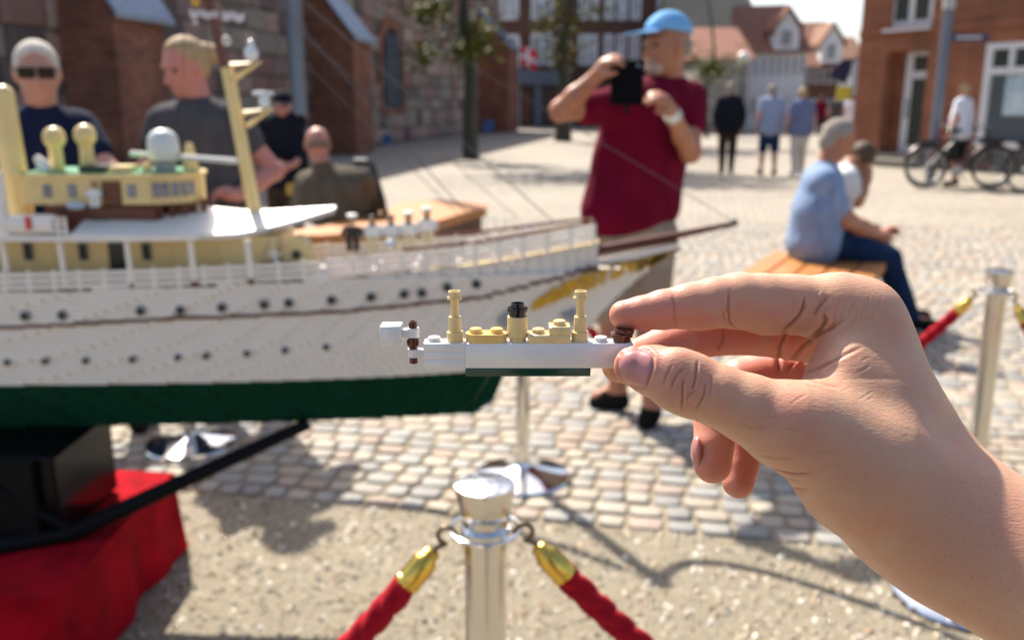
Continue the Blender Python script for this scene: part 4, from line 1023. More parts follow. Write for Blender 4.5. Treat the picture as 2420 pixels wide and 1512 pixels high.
b = MB(); b.add(V, F_); aw = b.build('awning', S_W, ship)
b = MB()
for i in range(52):
    t = (i+.5)/52; x = -1.12+.64*t; wv = .185*(1-t**2.4*.93); ze = 1.046+.052*max(0, (t-.62)/.38)**1.3
    b.box((x, YC-wv-.002, ze-.010), (.0095, .004, .010), None, .001)
for i in range(60): x = -1.9+.78*i/60; b.box((x, YC-.187, 1.036), (.010, .004, .009), None, .001)
vl = b.build('scalloped_edge', S_W, aw); tag(vl, kind='stuff')
# mahogany house and tan bridge with its rounded front
m_ = hbox('wheelhouse_base', -1.22, -.93, YC-.10, YC+.10, 1.048, 1.112, S_BR); p = wx(237, 530, YC-.1); hbox('green_window', p.x-.022, p.x+.022, YC-.104, YC-.1005, p.z-.016, p.z+.016, mat('green_window', (.003, .05, .03), .2), m_)
hbox('mahogany_house', -.928, -.86, YC-.06, YC+.06, 1.075, 1.112, S_BR)
for px in (378, 402, 424, 446, 466):
    p = wx(px, 480, YC-.08); b = MB(); b.tube([(p.x, YC-.085+.0016*(px-378)*.4, 1.06), (p.x, YC-.085+.0016*(px-378)*.4, 1.125)], .007, 8); b.build('column', S_BR, ship, True)
def rounded(x0, x1, w, n=20):
    P = [(x0, YC-w), (x1, YC-w)]+[(x1+w*.95*math.sin(math.pi*k/n), YC-w*math.cos(math.pi*k/n)) for k in range(1, n)]+[(x1, YC+w), (x0, YC+w)]; return P
b = MB(); b.prism([(x, y, 1.118) for x, y in rounded(-1.27, -.945, .115)], (0, 0, .068)); br_ = b.build('bridge', S_TAN, ship)
b = MB(); b.prism([(x, y, 1.1865) for x, y in rounded(-1.275, -.945, .122)], (0, 0, .009)); b.build('bridge_cornice', S_TAN, br_)
b = MB(); b.prism([(x, y, 1.1958) for x, y in rounded(-1.265, -.945, .108)], (0, 0, .004)); b.build('bridge_roof', S_RG, br_)
for k in range(7): a = math.radians(8+k*12); b = MB(); b.box((-.945+.1105*math.sin(a), YC-.1165*math.cos(a), 1.152), (.003, .005, .066), Matrix.Rotation(a, 3, 'Z')); b.build('bridge_pillar', S_TAN, br_)
for px in (113, 172, 312, 372):
    p = wx(px, 456, YC-.115); w_ = hbox('window', p.x-.011, p.x+.011, YC-.119, YC-.1152, 1.136, 1.170, S_GR, br_, .001); hbox('pane', p.x-.009, p.x+.009, YC-.121, YC-.1192, 1.138, 1.168, S_WIN, w_, .0005)
for a in (14, 26, 38, 50, 62):
    a = math.radians(a); b = MB(); b.box((-.945+.1105*math.sin(a), YC-.1165*math.cos(a), 1.155), (.017, .004, .036), Matrix.Rotation(a, 3, 'Z')); b.build('window', S_WIN, br_)
p = wx(265, 455, YC-.115); hbox('doorway', p.x-.024, p.x+.024, YC-.120, YC-.1152, 1.119, 1.178, S_BR, br_, .001)
# ventilators, radome, lights and aerial on the bridge roof
def cowl(px, ytop, ybot, r1, r2, Y, m=S_TAN):
    t_ = wx(px, ytop, Y); zb_ = 1.2; b = MB(); c_ = t_.z-r2
    b.tube([(t_.x, Y, zb_), (t_.x, Y, c_-.01), (t_.x+.002, Y-.004, c_+.004)], [r1*1.15, r1, r1*1.05], 12); b.ball((t_.x+.004, Y-.006, c_), (r2, r2, r2*1.05), 14, 10); b.build('ventilator', m, ship, True)
cowl(124, 300, 390, .0165, .0285, YC-.02); cowl(197, 294, 385, .0165, .0280, YC-.05)
t_ = wx(88, 370, YC-.06); b = MB(); b.tube([(t_.x+.018, YC-.06, 1.2), (t_.x+.012, YC-.06, t_.z-.02), (t_.x-.004, YC-.06, t_.z)], [.018, .017, .008], 12); b.build('ventilator', S_W, ship, True)
t_ = wx(447, 345, YC-.02); b = MB(); b.tube([(t_.x, YC-.02, 1.2), (t_.x, YC-.02, t_.z-.02), (t_.x, YC-.02, t_.z+.008)], [.021, .015, .008], 12); b.build('light', S_TAN, ship, True)
t_ = wx(385, 338, YC-.04); b = MB(); b.lathe((t_.x, YC-.04, t_.z-.036), [(.033, -.010), (.040, 0), (.0405, .030), (.037, .050), (.029, .063), (.015, .071), (.0001, .073)], 24); b.build('radome', mat('radome', (.62, .66, .62), .35), ship, True, 50)
b = MB(); b.lathe((t_.x, YC-.04, 1.199), [(.028, 0), (.026, t_.z-.048-1.199)], 16); b.build('radome_base', S_GR, ship, True)
b = MB(); b.bx(-1.04, -.99, YC-.1, YC-.03, 1.2, 1.215); b.bx(-.96, -.94, YC-.09, YC-.07, 1.2, 1.222); b.build('locker', S_TAN, ship); hbox('dark_hatch', -1.12, -1.05, YC-.10, YC-.03, 1.2, 1.216, mat('dark_green', (.002, .02, .01), .3))
A = wx(310, 363, YC+.03); B = wx(560, 381, YC-.13); b = MB(); b.tube([A, B], .0072, 10); b.build('aerial_bar', mat('pale_metal', (.6, .6, .56), .3), ship, True)
# left edge: tan aft mast with black top, white davit, liferaft canisters with a red mark
A = wx(8, 225, YC-.05); B = wx(45, 495, YC-.05); b = MB(); b.tube([B-Vector((0, 0, .02)), B.lerp(A, .5), A], [.036, .031, .026], 16); b.ball(A, .026, 16, 10); b.build('funnel_mast', S_TAN, ship, True)
A = wx(-12, 150, YC); B = wx(2, 240, YC); b = MB(); b.tube([B, A], .018, 12); b.build('black_stack', S_DK, ship, True)
A = wx(-8, 405, YC-.17); B = wx(12, 560, YC-.17); b = MB(); b.tube([B, A], [.018, .013], 12); b.build('davit', S_W, ship, True)
for px0, px1 in ((20, 86), (88, 132)):
    a_ = wx(px0, 545, YC-.16); c_ = wx(px1, 545, YC-.16); b = MB(); z0_ = 1.048
    b.prism([(a_.x, YC-.16+.022*math.cos(k*math.pi/6), z0_+.026+.024*math.sin(k*math.pi/6)) for k in range(12)], (c_.x-a_.x, 0, 0)); b.build('raft_canister', S_W, ship, True, 40)
a_ = wx(66, 528, YC-.185); hbox('red_mark', a_.x-.007, a_.x+.007, YC-.187, YC-.1835, a_.z-.016, a_.z+.018, mat('ship_red', (.6, .03, .02), .4))
for px in (22, 140, 156):
    a_ = wx(px, 545, YC-.175); b = MB(); b.box((a_.x, YC-.175, 1.07), (.006, .006, .046)); b.build('rail_post', S_W, ship)
for z_ in (1.058, 1.075, 1.090): a_ = wx(20, 545, YC-.175); c_ = wx(158, 545, YC-.175); b = MB(); b.box(((a_.x+c_.x)/2, YC-.175, z_), (c_.x-a_.x, .004, .006)); b.build('rail', S_W, ship)
a_ = wx(180, 486, YC-.13); b = MB(); b.ball((a_.x, YC-.13, a_.z), (.026, .018, .010), 12, 8); b.build('raft_cover', S_LB, ship, True)
# foremast: tan lower part, brown topmast, two lamp brackets
A = wx(604, 505, YC); B = wx(537, 160, YC); b = MB(); b.tube([A-Vector((0, 0, .01)), B], [.0175, .0165], 14); fm = b.build('foremast', S_TAN, ship, True)
Cc = wx(532, 150, YC); Dd = wx(487, -20, YC); top_ = Dd+(Dd-Cc)*1.4; b = MB(); b.tube([Cc-Vector((0, 0, .01)), Dd, top_], [.0135, .012, .007], 10); b.build('topmast', S_BR, fm, True)
for (a_, c_, e_, lamp) in (((545, 155), (612, 148), (552, 188), 0), ((575, 268), (640, 258), (585, 298), 1)):
    P1 = wx(*a_, YC-.01); P2 = wx(*c_, YC-.03); P3 = wx(*e_, YC-.01)
    b = MB(); b.tube([P1, P2, P3], .0075, 8); b.build('lamp_bracket', S_TAN, fm, True)
    b = MB()
    if lamp == 0: b.lathe(P2-Vector((.018, 0, -.004)), [(.010, 0), (.018, .012), (.017, .024), (.009, .034), (.006, .050), (.0001, .054)], 14)
    else: b.lathe(P2-Vector((.016, 0, -.004)), [(.012, 0), (.015, .016), (.013, .030)], 12); b.box(P2+Vector((-.018, 0, .040)), (.055, .014, .010), None, .003)
    b.build('mast_lamp' if lamp == 0 else 'radar', mat('lamp_white', (.75, .77, .78), .3), fm, True, 40)
# a red and white bead and a yellow ball hanging at the topmast
b = MB(); q_ = wx(535, 96, YC-.02); b.tube([q_+Vector((.009*math.cos(a), 0, .010*math.sin(a))) for a in [2*math.pi*k/12 for k in range(13)]], .003, 6, False); b.build('ring', S_W, fm, True)
b = MB(); q_ = wx(462, 4, YC-.02); b.ball(q_, .012, 12, 8); b.build('ball', S_GOLD, fm, True)
# rigging
def wire(a, b_, r_=.0017, name='stay'): b = MB(); b.tube([a, b_], r_, 5); return b.build(name, S_WIRE, ship)
MT = Vector((-.835, YC, 1.89))
wire(MT, (.115, YC-.03, 1.06)); wire(MT, (-.06, YC-.06, 1.02)); wire(MT+Vector((0, 0, -.1)), (.02, YC+.05, 1.06), .0011); wire(MT+Vector((0, 0, -.12)), (-.12, YC+.07, 1.04), .0011)
wire(MT, (.607, YC, 1.058), .0012); wire((.607, YC, 1.050), (.40, YC, .925), .0011); wire(wx(437, 0, YC-.1), wx(430, 300, YC-.1), .0009)
wire(wx(640, 540, YC-.16), wx(628, 600, YC-.16), .0012)
# script lettering strung across the mast
S_LET = mat('white_wire', (.72, .68, .70), .5)
def squig(px0, px1, py, amp, loops, r_):
    pts = [wx(px0+(px1-px0)*i/(loops*10)+4*math.sin(i*2*math.pi/10), py+(i/(loops*10))*5-amp*math.cos(i*2*math.pi/10)*(1+.5*math.sin(i*.45)), YC-.03) for i in range(loops*10+1)]
    b = MB(); b.tube(pts, r_, 6); b.build('lettering', S_LET, fm, True)
squig(448, 515, 33, 7, 7, .0020); squig(526, 578, 38, 8, 6, .0022)
b = MB(); b.tube([wx(456, 40, YC-.03), wx(466, 52, YC-.03), wx(462, 58, YC-.03), wx(454, 54, YC-.03)], .0022, 6); b.build('lettering', S_LET, fm, True)
# deck figures: each stands on the model by itself
F_SK = mat('figure_face', (.55, .33, .14), .4); F_BK = mat('figure_black', (.008, .009, .01), .35); F_WT = mat('figure_white', (.75, .75, .72), .35); F_BLU = mat('figure_blue', (.02, .09, .16), .4); F_CR = mat('figure_cream', (.66, .58, .36), .4); F_HAIR = mat('figure_hair', (.02, .015, .012), .5)
def figure(px, pyf, Y, body, legs, hat, collar, label, k=1.0):
    f0 = atY(px, pyf, Y); x, y, z = f0; t = thing('toy_figure', label, 'toy figure', f0, 'toy crew standing on the deck'); kw = 1.12
    b = MB(); 
    for s_ in (-1, 1):
        b = MB(); b.box((x+s_*.0085*k*kw, y, z+.017*k), (.0135*k*kw, .014*k, .034*k), None, .002*k); b.box((x+s_*.0085*k*kw, y-.006*k, z+.003*k), (.012*k, .022*k, .006*k), None, .001); b.build('leg', legs, t)
    b = MB(); b.prism([(x-.017*k*kw, y-.008*k, z+.035*k), (x+.017*k*kw, y-.008*k, z+.035*k), (x+.014*k*kw, y-.008*k, z+.066*k), (x-.014*k*kw, y-.008*k, z+.066*k)], (0, .016*k, 0)); b.build('torso', body, t)
    for s_ in (-1, 1):
        b = MB(); b.tube([(x+s_*.016*k*kw, y, z+.062*k), (x+s_*.023*k*kw, y-.002, z+.050*k), (x+s_*.022*k*kw, y-.010*k, z+.040*k)], .0055*k, 8); a_ = b.build('arm', body, t, True); b = MB(); b.ball((x+s_*.022*k*kw, y-.012*k, z+.036*k), .0045*k, 8, 6); b.build('hand', F_SK, a_, True)
    if collar: b = MB(); b.lathe((x, y, z+.0655*k), [(.012*k, 0), (.009*k, .006*k)], 12); b.build('collar', collar, t)
    b = MB(); b.ball((x, y, z+.079*k), (.0095*k, .0095*k, .0115*k), 12, 8); hd = b.build('head', F_SK, t, True)
    b = MB(); b.ball((x, y+.002*k, z+.083*k), (.0105*k, .0105*k, .0105*k), 12, 8); b.build('hair', F_HAIR, hd, True)
    if hat: b = MB(); b.lathe((x, y, z+.088*k), [(.011*k, 0), (.0155*k, .004*k), (.0150*k, .009*k), (.009*k, .011*k), (.0001, .011*k)], 14); b.build('hat', F_WT, hd, True, 40)
    return t
figure(835, 592, YC-.05, F_BK, F_BK, True, None, 'toy figure in black with a white cap, leftmost on the foredeck')
figure(882, 590, YC-.04, F_WT, F_CR, False, F_BLU, 'toy sailor in white with cream legs right beside the black figure')
figure(926, 588, YC-.03, F_WT, F_CR, False, F_BLU, 'toy sailor in white standing over the pale blue ball')
figure(967, 585, YC-.02, F_WT, F_CR, True, F_BLU, 'toy sailor in white with cap, second from the bow')
figure(1010, 575, YC-.01, F_WT, F_CR, True, F_BLU, 'toy sailor in white nearest the bow')
b = MB(); q_ = atY(923, 577, YC-.07); b.ball(q_, .0135, 16, 10); o = b.build('ball', S_LB, None, True, loc=q_); tag(o, 'pale blue ball lying on the deck at the feet of the toy sailors', 'ball')
figure(226, 489, YC-.125, F_WT, F_WT, False, None, 'white toy figure standing at the side of the tan bridge', .68)
# ================================================================== the small brick-built ship in the fingers
def plastic(name, col, rough=.22, sss=.0):
    m = mat(name, col, rough, var=.03, vscale=300, coat=.25, spec=.5, sss=sss, bump=.02, bscale=900, bdist=.0003)
    return m
P_WHITE = plastic('white_plastic', (.78, .76, .72)); P_TAN = plastic('tan_plastic', (.76, .58, .27))
P_WARM = plastic('warm_tan_plastic', (.80, .54, .18))
P_BLACK = plastic('black_plastic', (.008, .009, .014), .12); P_BROWN = plastic('brown_plastic', (.085, .022, .012), .2)
P_GREEN = plastic('dark_green_plastic', (.004, .045, .022), .25)
TOY0 = atD(1001, 870, .336)                    # front bottom left corner of its lowest white brick
toy = thing('toy_ship', 'tiny ship of white and tan toy bricks pinched between thumb and finger', 'toy ship', TOY0)
S_ = .008*50/50.0; PL = .0032; ST_ = .0024; SH = .0017
def T(x, y, z): return Vector((TOY0.x+x, TOY0.y+y, TOY0.z+z))
def stud(x, z, m, parent, hollow=False):
    b = MB(); r = ST_
    if hollow: b.lathe(T(x, .004, z), [(r, 0), (r, SH-.0002), (r-.0002, SH), (r*.62, SH), (r*.62, SH-.0012), (.00001, SH-.0012)], 28)
    else: b.lathe(T(x, .004, z), [(r, 0), (r, SH-.00025), (r-.00025, SH), (.00001, SH)], 28)
    return b.build('stud', m, parent, True, 40)
def tbox(name, x0, x1, z0, z1, m, y0=0, y1=.008, g=.00002):
    b = MB(); b.box(((T(x0, y0, z0)+T(x1, y1, z1))/2), (x1-x0-2*g, y1-y0-2*g, z1-z0-g), None, .00010)
    return b.build(name, m, toy, True, 50)
W1 = .0079
# left end: three stacked plates, then the long brick
for i in range(3): p = tbox('plate', 0, 2*W1, .0032*i, .0032*(i+1), P_WHITE)
stud(.5*W1, .0096, P_WHITE, p)
for i in (1,): stud(1.5*W1, .0096, P_WHITE, p)
lb = tbox('brick', 2*W1, 10*W1, 0, .0096, P_WHITE)
stud(8.5*W1, .0096, P_WHITE, lb)
tbox('plate', 2*W1, 8*W1, -.0032, 0, P_GREEN)
# two telescoping masts
for cx in (1.5*W1, 7.5*W1):
    b = MB(); k = .00016
    b.lathe(T(cx, .004, .0096), [(.0031, 0), (.0032, .0002), (.0032, .0036), (.0030, .0038), (.0024, .0038), (.0024, .0095), (.0022, .0097),
            (.0016, .0097), (.0016, .0155), (.0018, .0160), (.0027, .0162), (.0028, .0166), (.0028, .0170), (.0026, .0173), (.00235, .0173), (.00235, .0192), (.0022, .0194), (.0017, .0194), (.0017, .0186), (.0001, .0186)], 32)
    b.build('mast', P_TAN if cx > .03 else P_TAN, toy, True, 35)
# rounded two-stud plate
b = MB(); pts = []
for k in range(17): a = math.pi/2+math.pi*k/16; pts.append((2.5*W1+.00395*math.cos(a), .004+.00395*math.sin(a)))
for k in range(17): a = -math.pi/2+math.pi*k/16; pts.append((3.5*W1+.00395*math.cos(a), .004+.00395*math.sin(a)))
b.prism([T(x, y, .0096) for x, y in pts], (0, 0, .0033)); rp = b.build('round_plate', P_WARM, toy, True, 40)
stud(2.5*W1, .0129, P_WARM, rp); stud(3.5*W1, .0129, P_WARM, rp)
# funnel
c = 4.5*W1; b = MB()
b.lathe(T(c, .004, .0096), [(.0032, 0), (.0032, .0016), (.0037, .0018), (.0039, .002), (.0039, .0096), (.0037, .0098), (.0031, .0098), (.0031, .0092), (.0001, .0092)], 36)
fn = b.build('funnel', P_TAN, toy, True, 35)
b = MB(); b.lathe(T(c, .004, .0194), [(.0032, 0), (.0032, .0018), (.0038, .0019), (.0039, .0021), (.0039, .0030), (.0038, .0032), (.0025, .0032), (.0025, .0049), (.0024, .0050), (.0016, .0050), (.0016, .0036), (.0001, .0036)], 36)
b.build('funnel_top', P_BLACK, toy, True, 35)
# stepped tan plates
q = tbox('plate', 5*W1, 7*W1, .0096, .0128, P_TAN); stud(5.5*W1, .0128, P_TAN, q)
q = tbox('plate', 6*W1, 7*W1, .01283, .0160, P_TAN); stud(6.5*W1, .0160, P_TAN, q)
# brown bow piece pressed down by the finger
b = MB(); b.lathe(T(9.5*W1, .004, .0096), [(.0034, 0), (.0034, .0018), (.0042, .0019), (.0043, .0021), (.0043, .0031), (.0042, .0032), (.0001, .0032)], 36)
bp_ = b.build('round_plate', P_BROWN, toy, True, 35)
b = MB(); b.lathe(T(9.62*W1, .004, .0129), [(.0036, 0), (.0037, .0002), (.0037, .0012), (.0036, .0014), (.0001, .0014)], 32, axis=(.09, 0, 1)); b.build('round_tile', P_BROWN, toy, True, 35)
# stern: clip, bar, clip, cube
xb = -.0041
b = MB(); b.lathe(T(xb, .004, .0008), [(.0013, 0), (.0016, .0003), (.0016, .0163), (.0013, .0166), (.0009, .0166), (.0009, .0160), (.0001, .0160)], 24); br = b.build('bar', P_BROWN, toy, True, 35)
b = MB(); b.lathe(T(xb, .004, .0074), [(.0016, 0), (.0019, .0002), (.0019, .0032), (.0016, .0034)], 24); b.box(T(xb, .004, .0094), (.0046, .003, .0024), None, .0003); b.build('collar', P_BROWN, br, True, 35)
b = MB(); b.lathe(T(xb, .004, .0034), [(.0017, 0), (.0024, .0001), (.0024, .0031), (.0017, .0032)], 24); b.box(T(-.0014, .004, .0050), (.0030, .0042, .0028), None, .0002); b.build('clip', P_WHITE, toy, True, 35)
b = MB(); b.lathe(T(xb, .004, .0112), [(.0017, 0), (.0024, .0001), (.0024, .0035), (.0017, .0036)], 24); b.box(T(xb-.0029, .004, .0130), (.0034, .0040, .0028), None, .0002); b.build('clip', P_WHITE, toy, True, 35)
b = MB(); b.box(T(-.0122, .004, .01235), (.0079, .0079, .0077), None, .00022); b.build('cube', P_WHITE, toy, True, 50)

# ================================================================== the hand that holds it
def skinmat(name, base, red, sss=.003, pores=True, fine=1.0):
    m = bpy.data.materials.new(name); m.use_nodes = True
    n = m.node_tree; b = n.nodes['Principled BSDF']; L = n.links
    b.inputs['Roughness'].default_value = .46; b.inputs['Specular IOR Level'].default_value = .42
    b.inputs['Subsurface Weight'].default_value = 1; b.inputs['Subsurface Scale'].default_value = sss
    b.inputs['Subsurface Radius'].default_value = (1, .32, .18)
    tc = n.nodes.new('ShaderNodeTexCoord'); at = n.nodes.new('ShaderNodeAttribute'); at.attribute_name = 'tone'
    sp = n.nodes.new('ShaderNodeSeparateColor'); L.new(at.outputs['Color'], sp.inputs[0])
    nz = n.nodes.new('ShaderNodeTexNoise'); nz.inputs['Scale'].default_value = 70; nz.inputs['Detail'].default_value = 6; nz.inputs['Roughness'].default_value = .6
    L.new(tc.outputs['Object'], nz.inputs['Vector'])
    ma = n.nodes.new('ShaderNodeMath'); ma.operation = 'MULTIPLY_ADD'; ma.inputs[1].default_value = 1.1; ma.inputs[2].default_value = -.50
    L.new(nz.outputs['Fac'], ma.inputs[0])
    ad = n.nodes.new('ShaderNodeMath'); ad.operation = 'ADD'; ad.use_clamp = True; L.new(ma.outputs[0], ad.inputs[0]); L.new(sp.outputs[0], ad.inputs[1])
    mx = n.nodes.new('ShaderNodeMix'); mx.data_type = 'RGBA'; mx.inputs[6].default_value = hexc(base); mx.inputs[7].default_value = hexc(red)
    L.new(ad.outputs[0], mx.inputs[0]); col = mx.outputs[2]
    # hair follicles and freckles
    vo = n.nodes.new('ShaderNodeTexVoronoi'); vo.inputs['Scale'].default_value = 430; L.new(tc.outputs['Object'], vo.inputs['Vector'])
    lt = n.nodes.new('ShaderNodeMapRange'); lt.inputs[1].default_value = .10; lt.inputs[2].default_value = .20; lt.inputs[3].default_value = 1; lt.inputs[4].default_value = 0
    L.new(vo.outputs['Distance'], lt.inputs[0])
    s2 = n.nodes.new('ShaderNodeSeparateColor'); L.new(vo.outputs['Color'], s2.inputs[0])
    gt = n.nodes.new('ShaderNodeMath'); gt.operation = 'GREATER_THAN'; gt.inputs[1].default_value = .3; L.new(s2.outputs[0], gt.inputs[0])
    m1 = n.nodes.new('ShaderNodeMath'); m1.operation = 'MULTIPLY'; L.new(lt.outputs[0], m1.inputs[0]); L.new(gt.outputs[0], m1.inputs[1])
    m2 = n.nodes.new('ShaderNodeMath'); m2.operation = 'MULTIPLY'; L.new(m1.outputs[0], m2.inputs[0]); L.new(sp.outputs[1], m2.inputs[1])
    m3 = n.nodes.new('ShaderNodeMath'); m3.operation = 'MULTIPLY'; m3.inputs[1].default_value = .30; L.new(m2.outputs[0], m3.inputs[0])
    mp = n.nodes.new('ShaderNodeMix'); mp.data_type = 'RGBA'; mp.inputs[7].default_value = (.12, .05, .03, 1)
    L.new(m3.outputs[0], mp.inputs[0]); L.new(col, mp.inputs[6])
    # crease shade painted into the colour as a darker, redder tint
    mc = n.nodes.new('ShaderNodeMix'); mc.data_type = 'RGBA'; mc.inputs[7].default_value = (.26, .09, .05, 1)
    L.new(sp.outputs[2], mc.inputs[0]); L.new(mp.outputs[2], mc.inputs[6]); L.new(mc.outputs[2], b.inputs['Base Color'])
    # relief: crossing fine lines, small cells
    mg = n.nodes.new('ShaderNodeMapping'); mg.inputs['Rotation'].default_value = (.0, .55, .0); mg.inputs['Scale'].default_value = (300, 900, 1500); L.new(tc.outputs['Object'], mg.inputs[0])
    w1 = n.nodes.new('ShaderNodeTexNoise'); w1.inputs['Scale'].default_value = 1; w1.inputs['Detail'].default_value = 3; L.new(mg.outputs[0], w1.inputs['Vector'])
    mg2 = n.nodes.new('ShaderNodeMapping'); mg2.inputs['Rotation'].default_value = (.0, -.7, .2); mg2.inputs['Scale'].default_value = (350, 900, 1300); L.new(tc.outputs['Object'], mg2.inputs[0])
    w2 = n.nodes.new('ShaderNodeTexNoise'); w2.inputs['Scale'].default_value = 1; w2.inputs['Detail'].default_value = 3; L.new(mg2.outputs[0], w2.inputs['Vector'])
    v2 = n.nodes.new('ShaderNodeTexVoronoi'); v2.feature = 'DISTANCE_TO_EDGE'; v2.inputs['Scale'].default_value = 900; L.new(tc.outputs['Object'], v2.inputs['Vector'])
    a1 = n.nodes.new('ShaderNodeMath'); a1.operation = 'ADD'; L.new(w1.outputs['Fac'], a1.inputs[0]); L.new(w2.outputs['Fac'], a1.inputs[1])
    a2 = n.nodes.new('ShaderNodeMath'); a2.operation = 'MULTIPLY_ADD'; a2.inputs[1].default_value = .8; L.new(v2.outputs['Distance'], a2.inputs[0]); L.new(a1.outputs[0], a2.inputs[2])
    bp = n.nodes.new('ShaderNodeBump'); bp.inputs['Strength'].default_value = .55*fine; bp.inputs['Distance'].default_value = .00022
    L.new(a2.outputs[0], bp.inputs['Height']); L.new(bp.outputs[0], b.inputs['Normal'])
    return m
SK_HAND = skinmat('hand_skin', (.57, .355, .225), (.60, .225, .165), .0024)
M_NAIL = mat('nail', (.50, .225, .215), .22, var=.10, vscale=90, coat=.3, sss=.002, bump=.1, bscale=300, bdist=.0002)

DOFF = .004
def hc(px, py, D):                         # camera-space point, metres
    D = D+DOFF; return np.array(((px-CX)/FPX*D, (CY-py)/FPX*D, -D))
Hlo = np.array((.024, -.150, -.420)); Hhi = np.array((.236, .028, -.235))
H = SDF(Hlo, Hhi, .00052)
def pxx(X, Z): return CX+FPX*X/(-Z)
def hcone(f, A, B, k=.004):
    (x0, y0, d0, r0), (x1, y1, d1, r1) = A, B
    f.cone(hc(x0, y0, d0), hc(x1, y1, d1), r0/FPX*d0, r1/FPX*d1, k, kmax=.02 if callable(k) else None)
def chain(f, P, k):
    for A, B in zip(P[:-1], P[1:]): hcone(f, A, B, k)
def kpx(x0, x1, k0, k1):
    def fn(X, Y, Z):
        t = np.clip((pxx(X, Z)-x0)/(x1-x0), 0, 1); return (k0+(k1-k0)*t*t*(3-2*t)).astype(np.float32)
    return fn
# back of the hand, palm, wrist and forearm
chain(H, [(2024, 750, .345, 78), (2062, 865, .345, 100), (2124, 1005, .342, 120), (2200, 1138, .338, 138), (2300, 1262, .326, 158), (2560, 1432, .305, 190), (2880, 1630, .275, 215)], .004)
chain(H, [(2022, 790, .366, 82), (2070, 940, .366, 110), (2165, 1125, .358, 132), (2290, 1255, .345, 156), (2570, 1428, .325, 185), (2890, 1620, .295, 205)], .005)
chain(H, [(1980, 850, .384, 78), (2030, 1000, .384, 100), (2120, 1140, .375, 124)], .006)
chain(H, [(1960, 920, .398, 70), (2020, 1040, .395, 88), (2110, 1160, .382, 114)], .006)
# ball of the thumb down to the wrist
chain(H, [(1930, 1030, .320, 110), (2035, 1102, .322, 158), (2170, 1198, .326, 176), (2258, 1256, .324, 180), (2540, 1420, .302, 192), (2880, 1610, .275, 205)], .006)
# web between thumb and forefinger
chain(H, [(2040, 775, .342, 78), (2010, 890, .334, 86), (1960, 985, .326, 90)], .009)
chain(H, [(2070, 840, .343, 86), (2080, 960, .334, 110), (2060, 1050, .328, 125)], .010)
# thumb
kt = kpx(1800, 1960, .0012, .009)
chain(H, [(1499, 866, .3245, 48), (1545, 876, .3238, 62), (1590, 893, .322, 71), (1640, 913, .320, 74), (1700, 936, .318, 75), (1770, 966, .317, 84), (1850, 1003, .317, 104), (1935, 1040, .319, 120)], kt)
H.ell(hc(1610, 900, .3165), (.0105, .0108, .0060), k=.004)
# forefinger
ki = kpx(1880, 2010, .0014, .010)
chain(H, [(1474, 744, .336, 35), (1515, 740, .3362, 40), (1565, 732, .337, 47), (1625, 724, .338, 54), (1690, 715, .340, 60), (1743, 711, .342, 67), (1800, 715, .3435, 69), (1870, 719, .345, 71), (1950, 729, .346, 74), (2040, 748, .346, 80)], ki)
H.ell(hc(1815, 745, .341), (.0085, .0075, .008), k=.004)
H.ell(hc(1660, 735, .337), (.0075, .0070, .007), k=.003)
# middle finger behind the boat
km = kpx(1870, 1990, .0009, .009)
chain(H, [(1463, 863, .348, 42), (1500, 850, .350, 46), (1570, 820, .356, 49), (1640, 795, .362, 53), (1730, 782, .368, 57), (1800, 783, .370, 59), (1880, 790, .370, 62), (2010, 800, .368, 74)], km)
# ring finger, bent down
kr = kpx(1860, 1960, .0009, .009)
chain(H, [(1684, 1097, .378, 45), (1687, 1050, .380, 48), (1692, 1000, .384, 52), (1712, 945, .388, 54), (1750, 902, .390, 56), (1830, 882, .391, 58), (1960, 880, .388, 68)], kr)
# little finger
chain(H, [(1745, 1139, .398, 38), (1752, 1100, .400, 41), (1763, 1050, .402, 44), (1790, 985, .404, 47), (1850, 945, .404, 50), (1960, 940, .400, 60)], kpx(1880, 1980, .0009, .009))
hv, hq = H.nets(4)
H = None
